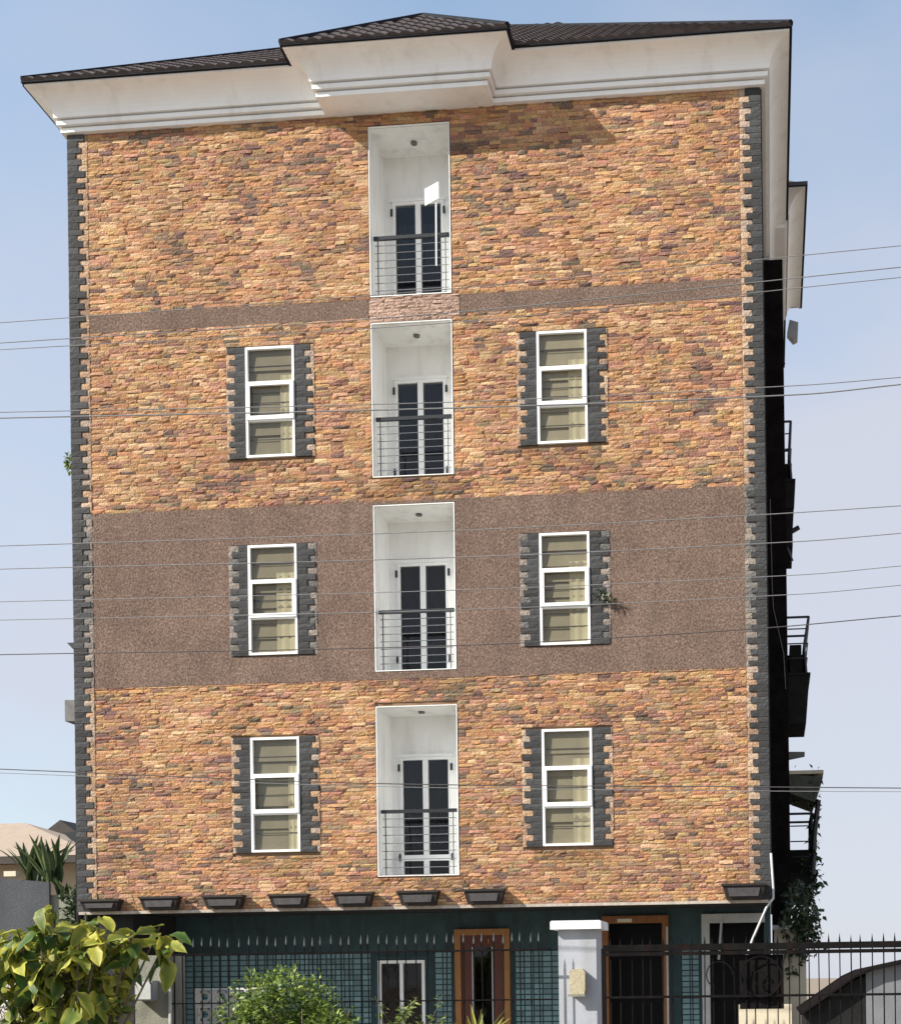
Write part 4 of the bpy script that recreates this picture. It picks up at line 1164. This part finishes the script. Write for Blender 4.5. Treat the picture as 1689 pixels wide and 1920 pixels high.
dt_ = thing('dry_twigs', 'tangle of dry brown twigs over the low white wall', 'dry creeper', (-9.9, -5.4, 1.5))
c = MB(); rg = random.Random(31)
for k in range(170):
    p = Vector((rg.uniform(-10.3,-8.6), rg.uniform(-5.6,-5.25), rg.uniform(1.1,2.25))); pts = [p]
    for j in range(3): p = p+Vector((rg.gauss(0,.1), rg.gauss(0,.03), rg.gauss(0,.12))); pts.append(p)
    c.tube(pts, .008, 4, .003)
c.build('twigs', 'twig', dt_, kind='stuff')

# ------------------------------------------------------------------ overhead cables in the street
def cable(label, pts, r=.007, mat='wire'):
    pts = [Vector((x_, -8.0, z_)) for x_, z_ in pts]
    a, b = pts[0], pts[-1]
    s0 = (pts[1]-pts[0])/(pts[1].x-pts[0].x); s1 = (pts[-1]-pts[-2])/(pts[-1].x-pts[-2].x)
    full = [a+s0*(-22-a.x)*1.0]+pts+[b+s1*(22-b.x)]
    # smooth by Catmull-Rom
    out = []
    for i in range(len(full)-1):
        p0, p1, p2, p3 = full[max(i-1,0)], full[i], full[i+1], full[min(i+2,len(full)-1)]
        for k in range(8):
            t = k/8; m1 = (p2-p0)/max(.01,(p2.x-p0.x))*(p2.x-p1.x); m2 = (p3-p1)/max(.01,(p3.x-p1.x))*(p2.x-p1.x)
            out.append(p1*(2*t**3-3*t*t+1)+m1*(t**3-2*t*t+t)+p2*(-2*t**3+3*t*t)+m2*(t**3-t*t))
    out.append(full[-1])
    o = MB().tube(out, r*.78, 6).build('overhead_cable', mat, None, True)
    o['label'] = label; o['category'] = 'cable'; o['group'] = 'cables strung across the street'
cable('highest thin cable, rising across the narrow brown band', [(-7.9,8.78),(-3.2,8.86),(1.36,9.03)], .0055)
cable('cable just below the highest one, upper of two close cables', [(-7.9,8.57),(-3.2,8.62),(1.36,8.82)], .0065)
cable('lower of the two close cables under the highest one', [(-7.9,8.50),(-3.2,8.52),(1.36,8.72)], .0055)
cable('upper cable of the pair across the upper balcony handrail', [(-7.91,7.85),(-3.2,7.72),(.36,7.71),(1.34,7.74)], .006)
cable('lower thicker cable of the pair across the upper balcony handrail', [(-7.91,7.79),(-3.2,7.66),(.36,7.62),(1.34,7.67)], .009)
cable('pale cable near the top of the deep brown band', [(-7.93,6.46),(-3.2,6.42),(-.02,6.45),(1.33,6.48)], .006)
cable('pale cable at the window heads in the deep brown band', [(-7.93,6.22),(-3.09,6.15),(.34,6.17),(1.32,6.21)], .006)
cable('faint cable across the middle of the brown band windows', [(-7.94,5.88),(-3.2,5.82),(.34,5.84),(1.32,5.89)], .005)
cable('faint cable just above the handrail in the brown band', [(-7.94,5.69),(-3.2,5.62),(.33,5.65),(1.31,5.70)], .005)
cable('dark cable low across the deep brown band', [(-7.94,5.33),(-3.15,5.26),(-.2,5.32),(1.31,5.40)], .0065, 'wiredark')
cable('lower dark cable, crossing the lowest row of side windows', [(-7.96,4.14),(-4.0,3.89),(-.22,3.76),(1.29,3.71)], .0065, 'wiredark')
cable('lowest cable, thin, hugging the underside of a dark cable', [(-7.96,4.10),(-4.0,3.86),(-.22,3.72),(1.29,3.675)], .004)
